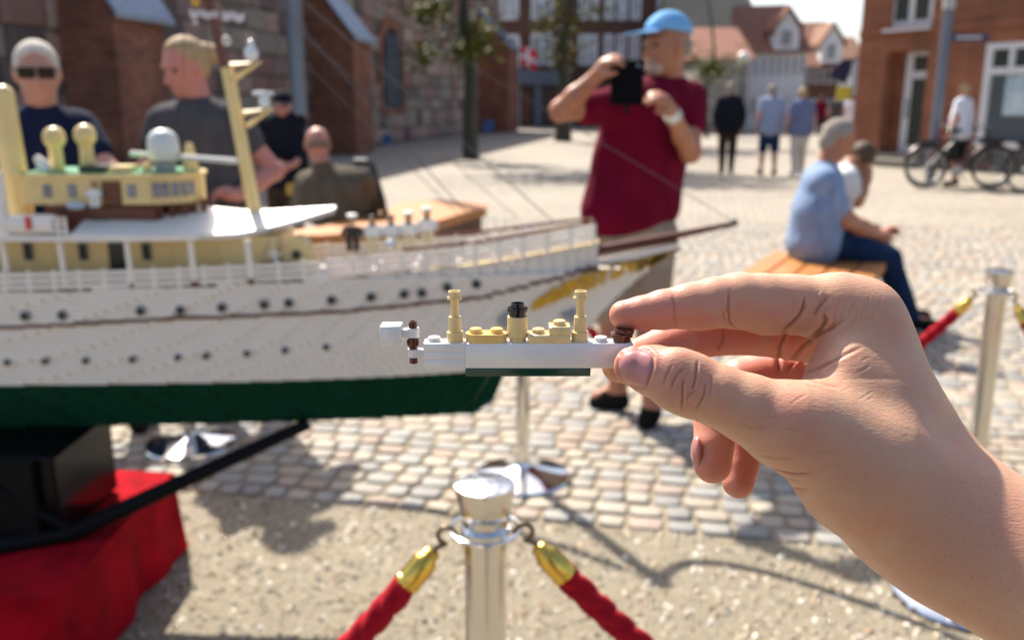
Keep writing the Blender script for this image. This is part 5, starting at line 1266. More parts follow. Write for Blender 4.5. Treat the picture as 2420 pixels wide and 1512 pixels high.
# ---- creases, drawn on the skin as grooves with raised edges
def zc(pts, s=.4372, ox=1400, oy=620): return [((ox+s*x)*.9845, (oy+s*y)*.9845) for x, y in pts]
CR = [  # polyline, half width (picture units), depth, nearest and farthest depth of the skin it lies on
 (zc([(628, 560), (622, 610), (618, 650), (606, 700), (598, 720)]), 3.2, 5.0, .334),
 (zc([(670, 680), (666, 740), (644, 790), (614, 836)]), 3.2, 4.0, .334),
 (zc([(560, 600), (522, 630), (496, 672), (484, 720)]), 3.2, 3.2, .334),
 (zc([(556, 655), (545, 705), (546, 760), (540, 838)]), 3.2, 4.6, .334),
 (zc([(486, 585), (458, 640), (442, 695)]), 3, 2.6, .334),
 (zc([(620, 720), (585, 745), (560, 780)]), 3, 2.8, .334),
 (zc([(700, 640), (705, 700), (690, 760)]), 4, 1.8, .334),
 (zc([(802, 170), (797, 235), (798, 300), (806, 350), (838, 388)]), 3.6, 4.5, .36),
 (zc([(770, 282), (768, 315), (786, 352)]), 3, 2.6, .36),
 (zc([(783, 250), (786, 300)]), 3, 2.2, .36),
 (zc([(492, 195), (500, 260), (500, 330), (520, 378)]), 4, 2.4, .36),
 (zc([(1216, 205), (1210, 268), (1186, 318), (1140, 368), (1092, 404)]), 5, 9, .40),
 (zc([(1350, 205), (1300, 260), (1262, 320)]), 7, 3.5, .36),
 (zc([(1322, 300), (1332, 345), (1312, 385), (1262, 436)]), 6, 8, .37),
 (zc([(1440, 335), (1360, 385), (1290, 420), (1222, 470), (1160, 545), (1112, 640)]), 6, 7, .38),
 (zc([(1540, 480), (1440, 530), (1330, 590), (1240, 640)]), 4, 2.2, .36),
 (zc([(1380, 560), (1290, 600), (1200, 640)]), 3.5, 3, .36),
 (zc([(1270, 545), (1210, 590), (1165, 640)]), 4, 3.4, .36),
 (zc([(1230, 665), (1330, 690), (1410, 712)]), 4, 2.2, .36),
 (zc([(1220, 690), (1290, 712)]), 3, 1.6, .36),
 (zc([(1010, 1150), (1070, 1165), (1160, 1184), (1265, 1180)]), 4, 4, .36),
 (zc([(1035, 1180), (1110, 1205), (1200, 1225)]), 5, 2.4, .36),
 (zc([(1060, 1235), (1150, 1262), (1240, 1268)]), 5, 2.4, .36),
 (zc([(960, 1080), (1040, 1095), (1150, 1100)]), 4, 1.8, .36),
 (zc([(850, 900), (930, 930), (1010, 930)]), 4, 1.2, .36),
 (zc([(740, 470), (748, 510)]), 4, 3, .40),
 (zc([(765, 385), (772, 440), (742, 500)]), 4, 3.4, .40),
 (zc([(1130, 380), (1085, 480), (1072, 560), (1080, 640)]), 6, 7, .42),
]
for k in range(46):                         # fine knuckle and web lines
    a = random.random()
    if a < .45: x, y = random.uniform(1250, 1640), random.uniform(170, 330); dx, dy = -.35, .95
    elif a < .75: x, y = random.uniform(860, 1300), random.uniform(820, 1080); dx, dy = .97, .12
    else: x, y = random.uniform(1150, 1600), random.uniform(470, 760); dx, dy = -.85, .5
    l = random.uniform(40, 110); j = random.uniform(-14, 14)
    CR.append((zc([(x, y), (x+dx*l*.5+j*.4, y+dy*l*.5+j*.4), (x+dx*l, y+dy*l)]), random.uniform(2.2, 3.2), random.uniform(.6, 1.3), .36))
for k in range(26):
    x = random.uniform(1560, 2100); y = random.uniform(200, 400)
def to_px(V): return CX+FPX*V[:, 0]/-V[:, 2], CY-FPX*V[:, 1]/-V[:, 2]
N = vnormals(hv, hq); X_, Y_ = to_px(hv); D_ = -hv[:, 2]-DOFF
face = N[:, 2] > -.05
disp = np.zeros(len(hv)); dark = np.zeros(len(hv))
for pl, wd, dp, dmax in CR:
    pl = np.array(pl); wd = wd*.88; m = face & (D_ < dmax) & (X_ > pl[:, 0].min()-30) & (X_ < pl[:, 0].max()+30) & (Y_ > pl[:, 1].min()-30) & (Y_ < pl[:, 1].max()+30)
    ii = np.nonzero(m)[0]
    if len(ii) == 0: continue
    p = np.stack([X_[ii], Y_[ii]], 1); best = np.full(len(ii), 1e9); along = np.zeros(len(ii)); tot = len(pl)-1
    for q in range(tot):
        a, b_ = pl[q], pl[q+1]; ba = b_-a; t = np.clip(((p-a)@ba)/(ba@ba), 0, 1); d = np.linalg.norm(p-a-t[:, None]*ba, axis=1)
        al = (q+t)/tot; along = np.where(d < best, al, along); best = np.minimum(best, d)
    tp = np.clip(np.minimum(along, 1-along)*5, 0, 1)**.7
    tp = np.where((along <= 0) | (along >= 1), 0, tp)
    dp = dp*.82; disp[ii] += tp*(-dp*np.exp(-(best/wd)**2)+.30*dp*np.exp(-((best-2.4*wd)/(1.3*wd))**2))
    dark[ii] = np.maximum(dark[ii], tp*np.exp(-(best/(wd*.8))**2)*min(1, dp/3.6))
# nail seat
NP = [(1360+.3307*x, 540+.3307*y) for x, y in [(372, 1000), (392, 940), (450, 897), (530, 888), (600, 912), (634, 950), (634, 1020), (614, 1100), (578, 1190), (505, 1178), (432, 1152), (388, 1110), (370, 1055)]]
NP = np.array([(x*.9845, y*.9845) for x, y in NP]); ncx, ncy = NP.mean(0)
def in_nail(px, py, grow=1.0):
    Q_ = np.array([(ncx+(x-ncx)*grow, ncy+(y-ncy)*grow) for x, y in NP]); ins = np.zeros(len(px), bool); j = len(Q_)-1
    for i in range(len(Q_)):
        c_ = ((Q_[i, 1] > py) != (Q_[j, 1] > py)) & (px < (Q_[j, 0]-Q_[i, 0])*(py-Q_[i, 1])/(Q_[j, 1]-Q_[i, 1]+1e-9)+Q_[i, 0]); ins ^= c_; j = i
    return ins
mnail = (D_ < .334) & (N[:, 2] > 0)
edge = np.full(len(hv), 1e9); ii = np.nonzero(mnail & (X_ < 1620))[0]; p = np.stack([X_[ii], Y_[ii]], 1); be = np.full(len(ii), 1e9)
for q in range(len(NP)):
    a, b_ = NP[q], NP[(q+1) % len(NP)]; ba = b_-a; t = np.clip(((p-a)@ba)/(ba@ba), 0, 1); be = np.minimum(be, np.linalg.norm(p-a-t[:, None]*ba, axis=1))
ins = in_nail(p[:, 0], p[:, 1])
disp[ii] += np.where(ins, -2.0, 3.0*np.exp(-(be/9)**2)*np.clip(be/3.5, 0, 1)-2.2*np.exp(-(be/3)**2))
# gentle unevenness of flesh
hv2 = hv+N*(disp*.33/FPX)[:, None]
hv2 = relax(hv2, hq, .25)
# tone: redness at the finger ends and folds, backlit glow painted red on the rear fingers, follicles over hand back and arm, painted crease shade
def blob(cx, cy, r): return np.exp(-((X_-cx)**2+(Y_-cy)**2)/r**2)
red = .15+.75*blob(1490, 760, 80)+.45*blob(1630, 750, 90)+.35*blob(1840, 745, 70)+.25*blob(1640, 900, 60)+.6*((D_ > .352) & (X_ < 1900))+.5*blob(1490, 870, 60)+.22*blob(1860, 990, 60)+.2*blob(2070, 700, 60)+.3*blob(1950, 870, 50)
red = np.clip(red, 0, 1)
pore = np.clip((X_-1880)/160, 0, 1)*np.clip((Y_-880)/120, 0, 1)*.8+.35*np.clip((X_-2200)/100, 0, 1)
pore = np.clip(pore, 0, 1)
MW = np.array(Matrix.Translation((0, 0, EYE)) @ Matrix.Rotation(math.pi/2-TH, 4, 'X'))
def cam2w(V): return V@MW[:3, :3].T+MW[:3, 3]
hw = cam2w(hv2)
hloc = tuple(cam2w(hc(2200, 1150, .34)[None])[0])
hand = fastmesh('hand', hw, hq, SK_HAND, loc=hloc)
tag(hand, 'large bare hand reaching in from the right, holding the tiny toy ship', 'hand')
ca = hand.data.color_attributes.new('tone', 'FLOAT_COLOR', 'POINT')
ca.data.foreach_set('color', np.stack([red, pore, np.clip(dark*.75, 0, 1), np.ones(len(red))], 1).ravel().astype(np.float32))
# thumb nail: a curved plate over the seat
bv = BVHTree.FromPolygons([Vector(v) for v in hw[:: 1].tolist()], hq.tolist()) if False else None
sel = np.nonzero(mnail & (X_ < 1600) & (Y_ > 790) & (Y_ < 950))[0]; remap = -np.ones(len(hv), int); remap[sel] = np.arange(len(sel))
fq = hq[(remap[hq] >= 0).all(1)]; bv = BVHTree.FromPolygons([Vector(v) for v in hw[sel].tolist()], remap[fq].tolist())
def nail_pt(px, py, off):
    o = Vector((0, 0, EYE)); d = ray(px, py).normalized(); h_ = bv.ray_cast(o, d)
    if h_[0] is None: return None
    return h_[0]-d*off
nv = []; nf = []; RN = 9; K = 48
def outl(t):
    t = t*len(NP); i = int(t) % len(NP); f_ = t-int(t); f2 = f_*f_*(3-2*f_)
    a, b_, c_, d_ = NP[i-1], NP[i], NP[(i+1) % len(NP)], NP[(i+2) % len(NP)]
    return .5*((2*b_)+(-a+c_)*f_+(2*a-5*b_+4*c_-d_)*f_*f_+(-a+3*b_-3*c_+d_)*f_**3)
cen = nail_pt(ncx, ncy, .0006); nv.append(cen)
for i in range(1, RN+1):
    for k in range(K):
        q = outl(k/K); s_ = i/RN*(.97); x = ncx+(q[0]-ncx)*s_; y = ncy+(q[1]-ncy)*s_
        off = .00085 if i < RN-1 else (.0006 if i == RN-1 else -.0004)
        nv.append(nail_pt(x, y, off) or cen)
nv = np.array([tuple(v) for v in nv])
for k in range(K): nf.append((0, 1+(k+1) % K, 1+k))
for i in range(RN-1):
    for k in range(K): nf.append((1+i*K+k, 1+i*K+(k+1) % K, 1+(i+1)*K+(k+1) % K, 1+(i+1)*K+k))
nail = make('thumb_nail', nv, nf, M_NAIL, hand, True)

q_ = cam2w(hc(1646, 1066, .3765)[None])[0]; b = MB(); b.ball(q_, (.0022, .0052, .0068), 18, 12); b.build('finger_nail', M_NAIL, hand, True)
def sc3(k, a): return (a[0]*k, a[1]*k, a[2]*k)
# ================================================================== people
def skin(name, c, c2): return mat(name, sc3(.8, c), .5, col2=sc3(.8, c2), vscale=9, sss=.006, bump=.1, bscale=120)
K_FAIR = skin('skin_fair', (.58, .30, .21), (.66, .34, .25)); K_PINK = skin('skin_pink', (.62, .25, .20), (.68, .30, .24)); K_TAN = skin('skin_tan', (.48, .20, .11), (.56, .25, .14))
def cloth(name, c, c2=None, **k): return mat(name, c, .9, spec=.12, col2=c2 or tuple(x*1.25 for x in c), vscale=k.get('vs', 7), bump=.6, bscale=5, bdist=.05, stretch=(1.6, 1.6, .6))
def v3(a): return Vector(a)
def head_prims(c, f, k=1.0, tilt=0.0):
    """skull, jaw, nose, ears, brow; f is where the face points"""
    f = v3(f).normalized(); s = f.cross(Vector((0, 0, 1))).normalized(); u = s.cross(f).normalized(); c = v3(c); ax = (tuple(s), tuple(f), tuple(u))
    P = [('e', c+u*.022*k-f*.012*k, (.076*k, .094*k, .092*k), ax, .01), ('e', c-u*.045*k+f*.022*k, (.058*k, .070*k, .072*k), ax, .03),
         ('c', c+f*.088*k+u*.008*k, c+f*.112*k-u*.030*k, .010*k, .015*k, .012), ('e', c+f*.076*k+u*.028*k, (.05*k, .016*k, .010*k), ax, .012),
         ('e', c+f*.080*k-u*.062*k, (.024*k, .014*k, .008*k), ax, .008), ('e', c+f*.070*k-u*.092*k, (.024*k, .020*k, .018*k), ax, .015)]
    for e in (-1, 1):
        P.append(('e', c+s*e*.078*k-u*.005*k-f*.004*k, (.011*k, .022*k, .034*k), ax, .006)); P.append(('e', c+s*e*.034*k+f*.093*k+u*.008*k, (.018*k, .012*k, .012*k), ax, .008, 'sub'))
    return P, (c, f, s, u, ax)
def hair_mesh(hd, m, par, k=1.0, h=.009, amount=.35, extra=()):
    sl = .75
    if isinstance(amount, tuple): amount, sl = amount
    c, f, s, u, ax = hd; n = (f*1.0-u*sl).normalized()
    P = [('e', c+u*.024*k-f*.016*k, (.083*k, .101*k, .100*k), ax, .01), ('e', c-f*.05*k-u*.03*k, (.07*k, .055*k, .07*k), ax, .02), ('h', c+n*(amount*.1)*k, tuple(n))]+list(extra)
    return cloth_mesh('hair', P, h, m, par)
def hand_prims(w, h, fw, k=1.0, curl=.5, side=None):
    """palm and five fingers from wrist w to knuckles h; fw is the way the fingers bend"""
    w = v3(w); h = v3(h); d = (h-w).normalized(); fw = v3(fw); fw = (fw-d*fw.dot(d)).normalized(); s = d.cross(fw).normalized()*(side or 1); P = [('c', w, w+d*.05*k, .027*k, .034*k, .015), ('c', w+d*.05*k-s*.018*k, w+d*.085*k-s*.026*k, .017*k, .014*k, .015), ('c', w+d*.05*k+s*.018*k, w+d*.085*k+s*.026*k, .017*k, .014*k, .015), ('c', w+d*.05*k, w+d*.085*k, .02*k, .017*k, .015)]
    for i, (o, L) in enumerate(((-.030, .062), (-.010, .074), (.010, .070), (.029, .055))):
        a = w+d*.085*k+s*o*k; b_ = a+(d*(1-curl)+fw*curl)*L*.5*k; c_ = b_+(d*(1-curl*2)+fw*curl*1.4).normalized()*L*.5*k
        P += [('c', a, b_, .0105*k, .0095*k, .003), ('c', b_, c_, .0095*k, .008*k, .003)]
    a = w+d*.03*k-s*.03*k; b_ = a+(d*.5-s*.6+fw*.35).normalized()*.04*k; P += [('c', a, b_, .014*k, .012*k, .008), ('c', b_, b_+(d*.8+fw*.4).normalized()*.032*k, .0115*k, .0095*k, .003)]
    return P
def person(label, J, M, vox=.011, k=1.0, sleeve=.5, legs='long', group=None, belly=0.0, hair=None, hamount=.35, hands=True, back=False, sandal=False):
    """J: joints in the square; M: skin, shirt, trousers, shoes, hair materials"""
    J = {a: v3(b_) for a, b_ in J.items() if a not in ('face', 'fR', 'fL')}|{a: J[a] for a in ('face', 'fR', 'fL') if a in J}
    base = Vector((J['pel'].x, J['pel'].y, 0)); t = thing('person', label, 'person', base, group)
    sk, sh, tr, so_, ha = M
    hp_, hd = head_prims(J['head'], J['face'], k)
    sR, sL = J['shR'], J['shL']; ctr = (sR+sL)/2; lat = (sL-sR); pel = J['pel']; latp = lat.normalized()*.2*k
    P = list(hp_)
    nk0 = J.get('neck', ctr+Vector((0, 0, .05*k))); P += [('c', nk0, J['head']-hd[3]*.05*k-hd[1]*.015*k, .058*k, .054*k, .03), ('c', ctr-Vector((0, 0, .03)), pel, .085*k, .09*k, .05), ('c', sR, sL, .045*k, .045*k, .03)]
    for a in ('R', 'L'):
        s_, e_, w_ = J['sh'+a], J['el'+a], J['wr'+a]; P += [('c', s_, e_, .050*k, .042*k, .03), ('c', e_, e_.lerp(w_, .4), .041*k, .040*k, .02), ('c', e_.lerp(w_, .4), w_, .040*k, .027*k, .02)]
        if hands: P += hand_prims(w_, w_+(J['ha'+a]-w_), J.get('f'+a, (0, 0, -1)), k, .45, 1 if a == 'R' else -1)
        h_, kn, an, to = J['hi'+a], J['kn'+a], J['an'+a], J['to'+a]
        P += [('c', h_, kn, .085*k, .056*k, .04), ('c', kn, kn.lerp(an, .35), .054*k, .055*k, .02), ('c', kn.lerp(an, .35), an, .055*k, .037*k, .02), ('c', an, to, .038*k, .030*k, .02)]
    body = cloth_mesh('body', P, vox, sk, t)
    # shirt
    S = [('c', ctr-Vector((0, 0, .02*k)), pel-Vector((0, 0, .035)), .125*k, (.158+belly)*k, .06)]; wst = ctr.lerp(pel, .55)
    for e in (-.27, .27):
        S += [('c', ctr+lat*e-Vector((0, 0, .05*k)), wst+latp*e*1.9+J['face'].normalized()*belly*.5 if False else wst+latp*e*1.9, .118*k, (.125+belly)*k, .06), ('c', wst+latp*e*1.9, pel+latp*e*2.0-Vector((0, 0, .02)), (.125+belly)*k, (.14+belly*.7)*k, .05)]
    S += [('c', sR.lerp(ctr, .15), sL.lerp(ctr, .15), .068*k, .068*k, .05), ('c', ctr-Vector((0, 0, .03*k)), nk0-Vector((0, 0, .015*k)), .085*k, .070*k, .03)]
    for a in ('R', 'L'):
        s_, e_ = J['sh'+a], J['el'+a]; S.append(('c', s_, s_.lerp(e_, min(1, sleeve)), .072*k, .066*k, .035))
        if sleeve > 1: w_ = J['wr'+a]; S.append(('c', e_, e_.lerp(w_, sleeve-1), .058*k, .045*k, .03))
    cloth_mesh('shirt', S, vox, sh, t)
    # trousers
    Tt = []
    for a in ('R', 'L'):
        h_, kn, an = J['hi'+a], J['kn'+a], J['an'+a]
        Tt.append(('c', pel-Vector((0, 0, .10)), h_, .112*k, .108*k, .05))
        if legs == 'short': Tt.append(('c', h_, h_.lerp(kn, .93), .112*k, .092*k, .03))
        else: Tt += [('c', h_, kn, .108*k, .078*k, .03), ('c', kn, an.lerp(kn, .06), .076*k, .058*k, .03)]
    cloth_mesh('trousers', Tt, vox, tr, t)
    for a in ('R', 'L'):
        an, to = J['an'+a], J['to'+a]; bk = an-(to-an)*.35; lo = Vector((0, 0, -.02))
        if sandal:
            cloth_mesh('sandal', [('c', an+Vector((0, 0, -.058))+(an-to)*.2, to+Vector((0, 0, -.026)), .034*k, .040*k, .02), ('c', an.lerp(to, .45)+Vector((0, 0, -.012)), an.lerp(to, .62)+Vector((0, 0, -.014)), .044*k, .041*k, .01), ('c', an+Vector((0, 0, -.02)), an+Vector((0, 0, -.012)), .046*k, .043*k, .01)], min(vox, .010), so_, t); continue
        cloth_mesh('shoe', [('c', an+lo+(an-to)*.2, to+lo*.4, .043*k, .043*k, .02), ('c', an+lo, an+Vector((0, 0, .01)), .046*k, .045*k, .02)], min(vox, .012), so_, t)
    if ha is not None: hair_mesh(hd, ha, t, k, vox*.9, hamount, hair or ())
    if vox < .013:
        for e in (-1, 1):
            b = MB(); c, f, s, u, ax = hd; b.ball(c+s*e*.034*k+f*.080*k+u*.008*k, .011*k, 10, 8); b.build('eye', mat('eye', (.10, .07, .06), .2), t, True)
    return t, hd
def stand(p, ang, k=1.0, stride=.0):
    """joints of a standing or walking figure, facing ang (0 = away from the camera)"""
    f = Vector((math.sin(ang), math.cos(ang), 0)); s = Vector((-f.y, f.x, 0)); p = v3(p); Z = Vector((0, 0, 1))   # s: its left
    g = lambda sd, fw, z: p+s*sd*k+f*fw*k+Z*z*k
    return dict(head=g(0, .03, 1.60), face=f, neck=g(0, 0, 1.45), shR=g(-.18, 0, 1.40), shL=g(.18, 0, 1.40), elR=g(-.25, -.04-stride*.3, 1.12), elL=g(.25, -.04+stride*.3, 1.12), wrR=g(-.25, .06-stride*.4, .88), wrL=g(.25, .06+stride*.5, .88),
        haR=g(-.25, .10-stride*.4, .79), haL=g(.25, .10+stride*.5, .79), fR=tuple(f), fL=tuple(f), pel=g(0, 0, .93), hiR=g(-.09, 0, .88), hiL=g(.09, 0, .88), knR=g(-.10, .03+stride*.5, .48), knL=g(.10, .03-stride*.3, .48), anR=g(-.10, stride*.9, .08), anL=g(.10, -stride*.9, .08+stride*.15), toR=g(-.11, .15+stride*.9, .045), toL=g(.11, .15-stride*.9, .05))
# --- man photographing, maroon polo
def Y_(px, py, y): return atY(px, py, y)
C_MAR = cloth('maroon_polo', (.10, .001, .014), (.16, .002, .024)); C_KH = cloth('khaki_shorts', (.26, .195, .14), (.34, .26, .19)); M_SAN = mat('black_sandal', (.006, .006, .006), .8, spec=.15)
Jm = dict(head=Y_(1574, 112, 4.02), face=Vector((-.86, -.50, -.06)), neck=Y_(1588, 200, 4.04), shR=Y_(1445, 250, 3.90), shL=Y_(1632, 232, 4.12), elR=Y_(1325, 262, 3.72), elL=Y_(1632, 362, 3.90), wrR=Y_(1410, 180, 3.66), wrL=Y_(1585, 262, 3.72), haR=Y_(1448, 140, 3.62), haL=Y_(1530, 200, 3.64),
    fR=(.9, -.2, .1), fL=(-.9, -.3, .3), pel=Y_(1492, 478, 4.02), hiR=Y_(1447, 560, 4.0), hiL=Y_(1540, 560, 4.04), knR=Y_(1440, 735, 3.98), knL=Y_(1530, 745, 3.96), anR=Vector((.475, 4.06, .085)), anL=Vector((.60, 3.90, .085)), toR=Vector((.375, 3.97, .045)), toL=Vector((.585, 3.74, .045)))
Jm['anR'] = atZ(1462, 925, .085); Jm['anL'] = atZ(1540, 962, .085); Jm['toR'] = atZ(1412, 938, .045); Jm['toL'] = atZ(1528, 985, .045)
pm_, hdm = person('man in a maroon polo and light blue cap taking a picture with a tablet', Jm, (K_TAN, C_MAR, C_KH, M_SAN, None), .0095, 1.05, .50, 'short', belly=-.014, sandal=True)
c, f, s, u, ax = hdm; k = 1.05
M_CAP = cloth('light_blue_cap', (.16, .38, .66), (.22, .46, .74))
cp = cloth_mesh('cap', [('e', c+u*.052*k-f*.015*k, (.088*k, .108*k, .098*k), ax, .01), ('h', c+u*.035*k, tuple(-(u)))], .006, M_CAP, pm_) if False else None
P = [('e', c+u*.045*k-f*.012*k, (.090*k, .110*k, .100*k), ax, .01), ('h', c+u*.060*k+f*.0, tuple(-u+f*.16))]
cap_ = cloth_mesh('cap', P, .007, M_CAP, pm_)
b = MB(); V = []; n = 14
for j, rr in enumerate((.06, .175)):
    for i in range(n+1): a = math.radians(-52+104*i/n); V.append(c+u*(.072-.012*j)*k+(f*math.cos(a)*(rr+.02)+s*math.sin(a)*min(rr, .105))*k)
b.add(V, [(i, i+1, n+2+i, n+1+i) for i in range(n)]); br2 = b.build('cap_brim', M_CAP, pm_, True); md = br2.modifiers.new('s', 'SOLIDIFY'); md.thickness = .006
M_GREYH = mat('grey_hair', (.30, .26, .22), .9, var=.35, vscale=70, bump=.8, bscale=90, bdist=.006, spec=.2); M_WHH = mat('white_hair', (.55, .50, .43), .9, var=.25, vscale=70, bump=.8, bscale=90, bdist=.006, spec=.2)
cloth_mesh('beard', [('e', c-u*.080*k+f*.058*k, (.044*k, .040*k, .036*k), ax, .01), ('e', c-u*.048*k+f*.088*k, (.030*k, .015*k, .009*k), ax, .01)], .007, mat('short_beard', (.40, .31, .25), .9, var=.3, vscale=90, spec=.1), pm_)
cloth_mesh('hair', [('e', c-u*.0*k-f*.06*k, (.080*k, .05*k, .055*k), ax, .01)], .008, M_GREYH, pm_)
b = MB(); q_ = Jm['wrL'].lerp(Jm['elL'], .12); ax_ = (Jm['wrL']-Jm['elL']).normalized(); b.lathe(q_-ax_*.012, [(.036, 0), (.038, .004), (.038, .020), (.036, .024)], 20, axis=ax_); wt = b.build('watch', mat('watch_strap', (.55, .52, .45), .5), pm_, True, 40)
b = MB(); nv_ = (Vector((0, 0, EYE))-q_).normalized(); b.lathe(q_+nv_*.030, [(.024, 0), (.024, .012), (.02, .014), (.0001, .014)], 20, axis=nv_); b.build('watch_face', mat('watch_face', (.75, .74, .68), .3), wt, True, 40)
# tablet in his hands
tc_ = Y_(1482, 196, 3.61); tb = thing('tablet', 'black tablet held up before the bearded man\'s face', 'tablet', tc_); rt = Matrix.Rotation(math.radians(16), 3, 'Z') @ Matrix.Rotation(math.radians(-4), 3, 'X')
b = MB(); b.box(tc_, (.138, .012, .172), rt, .004); b.build('case', mat('tablet_case', (.002, .002, .004), .8, spec=.1), tb); b = MB(); b.box(tc_+rt @ Vector((.0, .0075, 0)), (.11, .002, .15), rt); b.build('screen', M_DOOR, tb)
b = MB(); b.lathe(tc_+rt @ Vector((.045, -.0065, .065)), [(.006, 0), (.006, .002)], 12, axis=(0, -1, 0)); b.build('lens', S_GR, tb); b = MB(); b.tube([tc_+Vector((0, 0, -.083)), tc_+Vector((.005, 0, -.115))], .010, 8); b.build('strap', M_SAN, tb)
# --- man with sunglasses
C_NAVY = cloth('navy_polo', (.006, .010, .030), (.010, .016, .045)); C_JEAN = cloth('dark_jeans', (.012, .022, .055))
Js = dict(head=Y_(88, 172, 3.6), face=Vector((.42, -.88, -.16)), neck=Y_(100, 262, 3.62), shR=Y_(5, 315, 3.60), shL=Y_(192, 305, 3.72), elR=Y_(-55, 430, 3.55), elL=Y_(258, 405, 3.62), wrR=Y_(30, 500, 3.40), wrL=Y_(262, 470, 3.40), haR=Y_(60, 510, 3.3), haL=Y_(230, 480, 3.33), fR=(0, 0, -1), fL=(0, 0, -1),
    pel=Y_(95, 560, 3.70), hiR=Y_(50, 590, 3.68), hiL=Y_(145, 590, 3.72), knR=Vector((-1.86, 3.66, .47)), knL=Vector((-1.66, 3.70, .47)), anR=Vector((-1.86, 3.72, .085)), anL=Vector((-1.64, 3.74, .085)), toR=Vector((-1.82, 3.58, .045)), toL=Vector((-1.60, 3.60, .045)))
ps_, hds = person('white haired man in sunglasses and a navy polo, far left behind the ship', Js, (K_FAIR, C_NAVY, C_JEAN, M_SAN, M_WHH), .010, 1.0, .55, belly=.01, hamount=(.32, .30))
c, f, s, u, ax = hds; M_SUN = mat('sunglasses', (.003, .002, .003), .3, spec=.2)
gl = thing('sg', None, None) if False else None
b = MB()
b.box(c+f*.102+u*.012+s*.034, (.060, .008, .042), Matrix((s, f, u)).transposed(), .004); g0 = b.build('sunglasses', M_SUN, ps_); b = MB(); b.box(c+f*.102+u*.012-s*.034, (.060, .008, .042), Matrix((s, f, u)).transposed(), .004); b.build('lens', M_SUN, g0)
for e in (-1, 1): b = MB(); b.tube([c+f*.098+u*.016+s*e*.058, c+f*.0+u*.012+s*e*.080], .004, 6); b.build('temple', M_SUN, g0)
# --- fair woman with a bun, hand on hip
C_GREYT = cloth('grey_tshirt', (.055, .052, .055), (.085, .08, .085)); M_BLOND = mat('blond_hair', (.30, .19, .09), .7, col2=(.50, .35, .19), vscale=1, stretch=(60, 60, 14), bump=.8, bscale=1.5, bdist=.008, spec=.3)
Jw = dict(head=Y_(436, 158, 3.90), face=Vector((-.50, -.82, -.34)), neck=Y_(470, 250, 3.93), shR=Y_(388, 292, 3.85), shL=Y_(545, 286, 4.01), elR=Y_(345, 410, 3.81), elL=Y_(648, 405, 4.07), wrR=Y_(420, 500, 3.67), wrL=Y_(560, 462, 3.87), haR=Y_(450, 510, 3.60), haL=Y_(515, 450, 3.81), fR=(0, 0, -1), fL=(-.3, -.5, -.6),
    pel=Y_(470, 560, 3.97), hiR=Y_(428, 590, 3.95), hiL=Y_(515, 590, 3.99), knR=Vector((-1.41, 3.95, .47)), knL=Vector((-1.20, 3.99, .47)), anR=Vector((-1.43, 4.01, .085)), anL=Vector((-1.18, 4.05, .085)), toR=Vector((-1.45, 3.87, .045)), toL=Vector((-1.18, 3.90, .045)))
cH, fH = Jw['head'], Jw['face'].normalized()
pw_, hdw = person('fair haired woman with a bun in a dark grey t-shirt, hand on hip', Jw, (K_PINK, C_GREYT, C_JEAN, M_SAN, None), .010, 1.0, .42)
c, f, s, u, ax = hdw; nn_ = (f*1.0-u*.38).normalized()
bun = Y_(500, 128, 4.0); cloth_mesh('hair', [('e', c+u*.024-f*.016, (.084, .102, .100), ax, .01), ('e', c-f*.05-u*.02, (.07, .055, .06), ax, .02), ('h', c+nn_*.012, tuple(nn_))], .009, M_BLOND, pw_)
cloth_mesh('bun', [('e', bun, (.045, .045, .042), None, .01)], .009, M_BLOND, pw_) if False else None
b = MB(); b.ball(bun, (.046, .046, .042), 16, 12); b.ball(bun.lerp(c-f*.08, .5)+u*.02, (.045, .05, .045), 14, 10); b.build('bun', M_BLOND, pw_, True)
# --- man in a black cap behind
C_BLK = cloth('black_jacket', (.010, .011, .016)); C_BRN = cloth('brown_trousers', (.045, .028, .018))
Jc = stand((atY(668, 300, 8.2).x, 8.2, -.18), math.radians(200), 1.0)
Jc['face'] = Vector((.35, -.9, -.25)); Jc['head'] = Y_(668, 250, 8.15); Jc['neck'] = Y_(664, 290, 8.2)
Jc['elR'] = Y_(720, 350, 8.1); Jc['wrR'] = Y_(700, 385, 7.9); Jc['haR'] = Y_(690, 392, 7.82); Jc['elL'] = Y_(625, 355, 8.1); Jc['wrL'] = Y_(672, 392, 7.9); Jc['haL'] = Y_(684, 398, 7.82)
for a in ('anR', 'anL'): Jc[a].z = .085
for a in ('toR', 'toL'): Jc[a].z = .05
pc_, hdc = person('man in a black cap and black jacket standing beyond the bald man', Jc, (K_PINK, C_BLK, C_BRN, M_SAN, M_GREYH), .016, .98, 1.7)
c, f, s, u, ax = hdc; cloth_mesh('cap', [('e', c+u*.04-f*.01, (.092, .112, .098), ax, .01), ('h', c+u*.032, tuple(-u+f*.15))], .012, C_BLK, pc_); b = MB(); b.prism([c+u*.05+f*.08+s*.07, c+u*.045+f*.18+s*.05, c+u*.045+f*.18-s*.05, c+u*.05+f*.08-s*.07], u*.01); b.build('cap_brim', C_BLK, pc_)
b = MB(); q_ = Y_(690, 447, 7.8); b.lathe(q_-Vector((0, 0, .05)), [(.04, 0), (.05, .02), (.05, .08), (.04, .1)], 14); o = b.build('yellow_bag', mat('yellow_bag', (.5, .30, .04), .6), None, True, 40, loc=q_); tag(o, 'small yellow bag hanging from the hand of the man in black', 'bag')
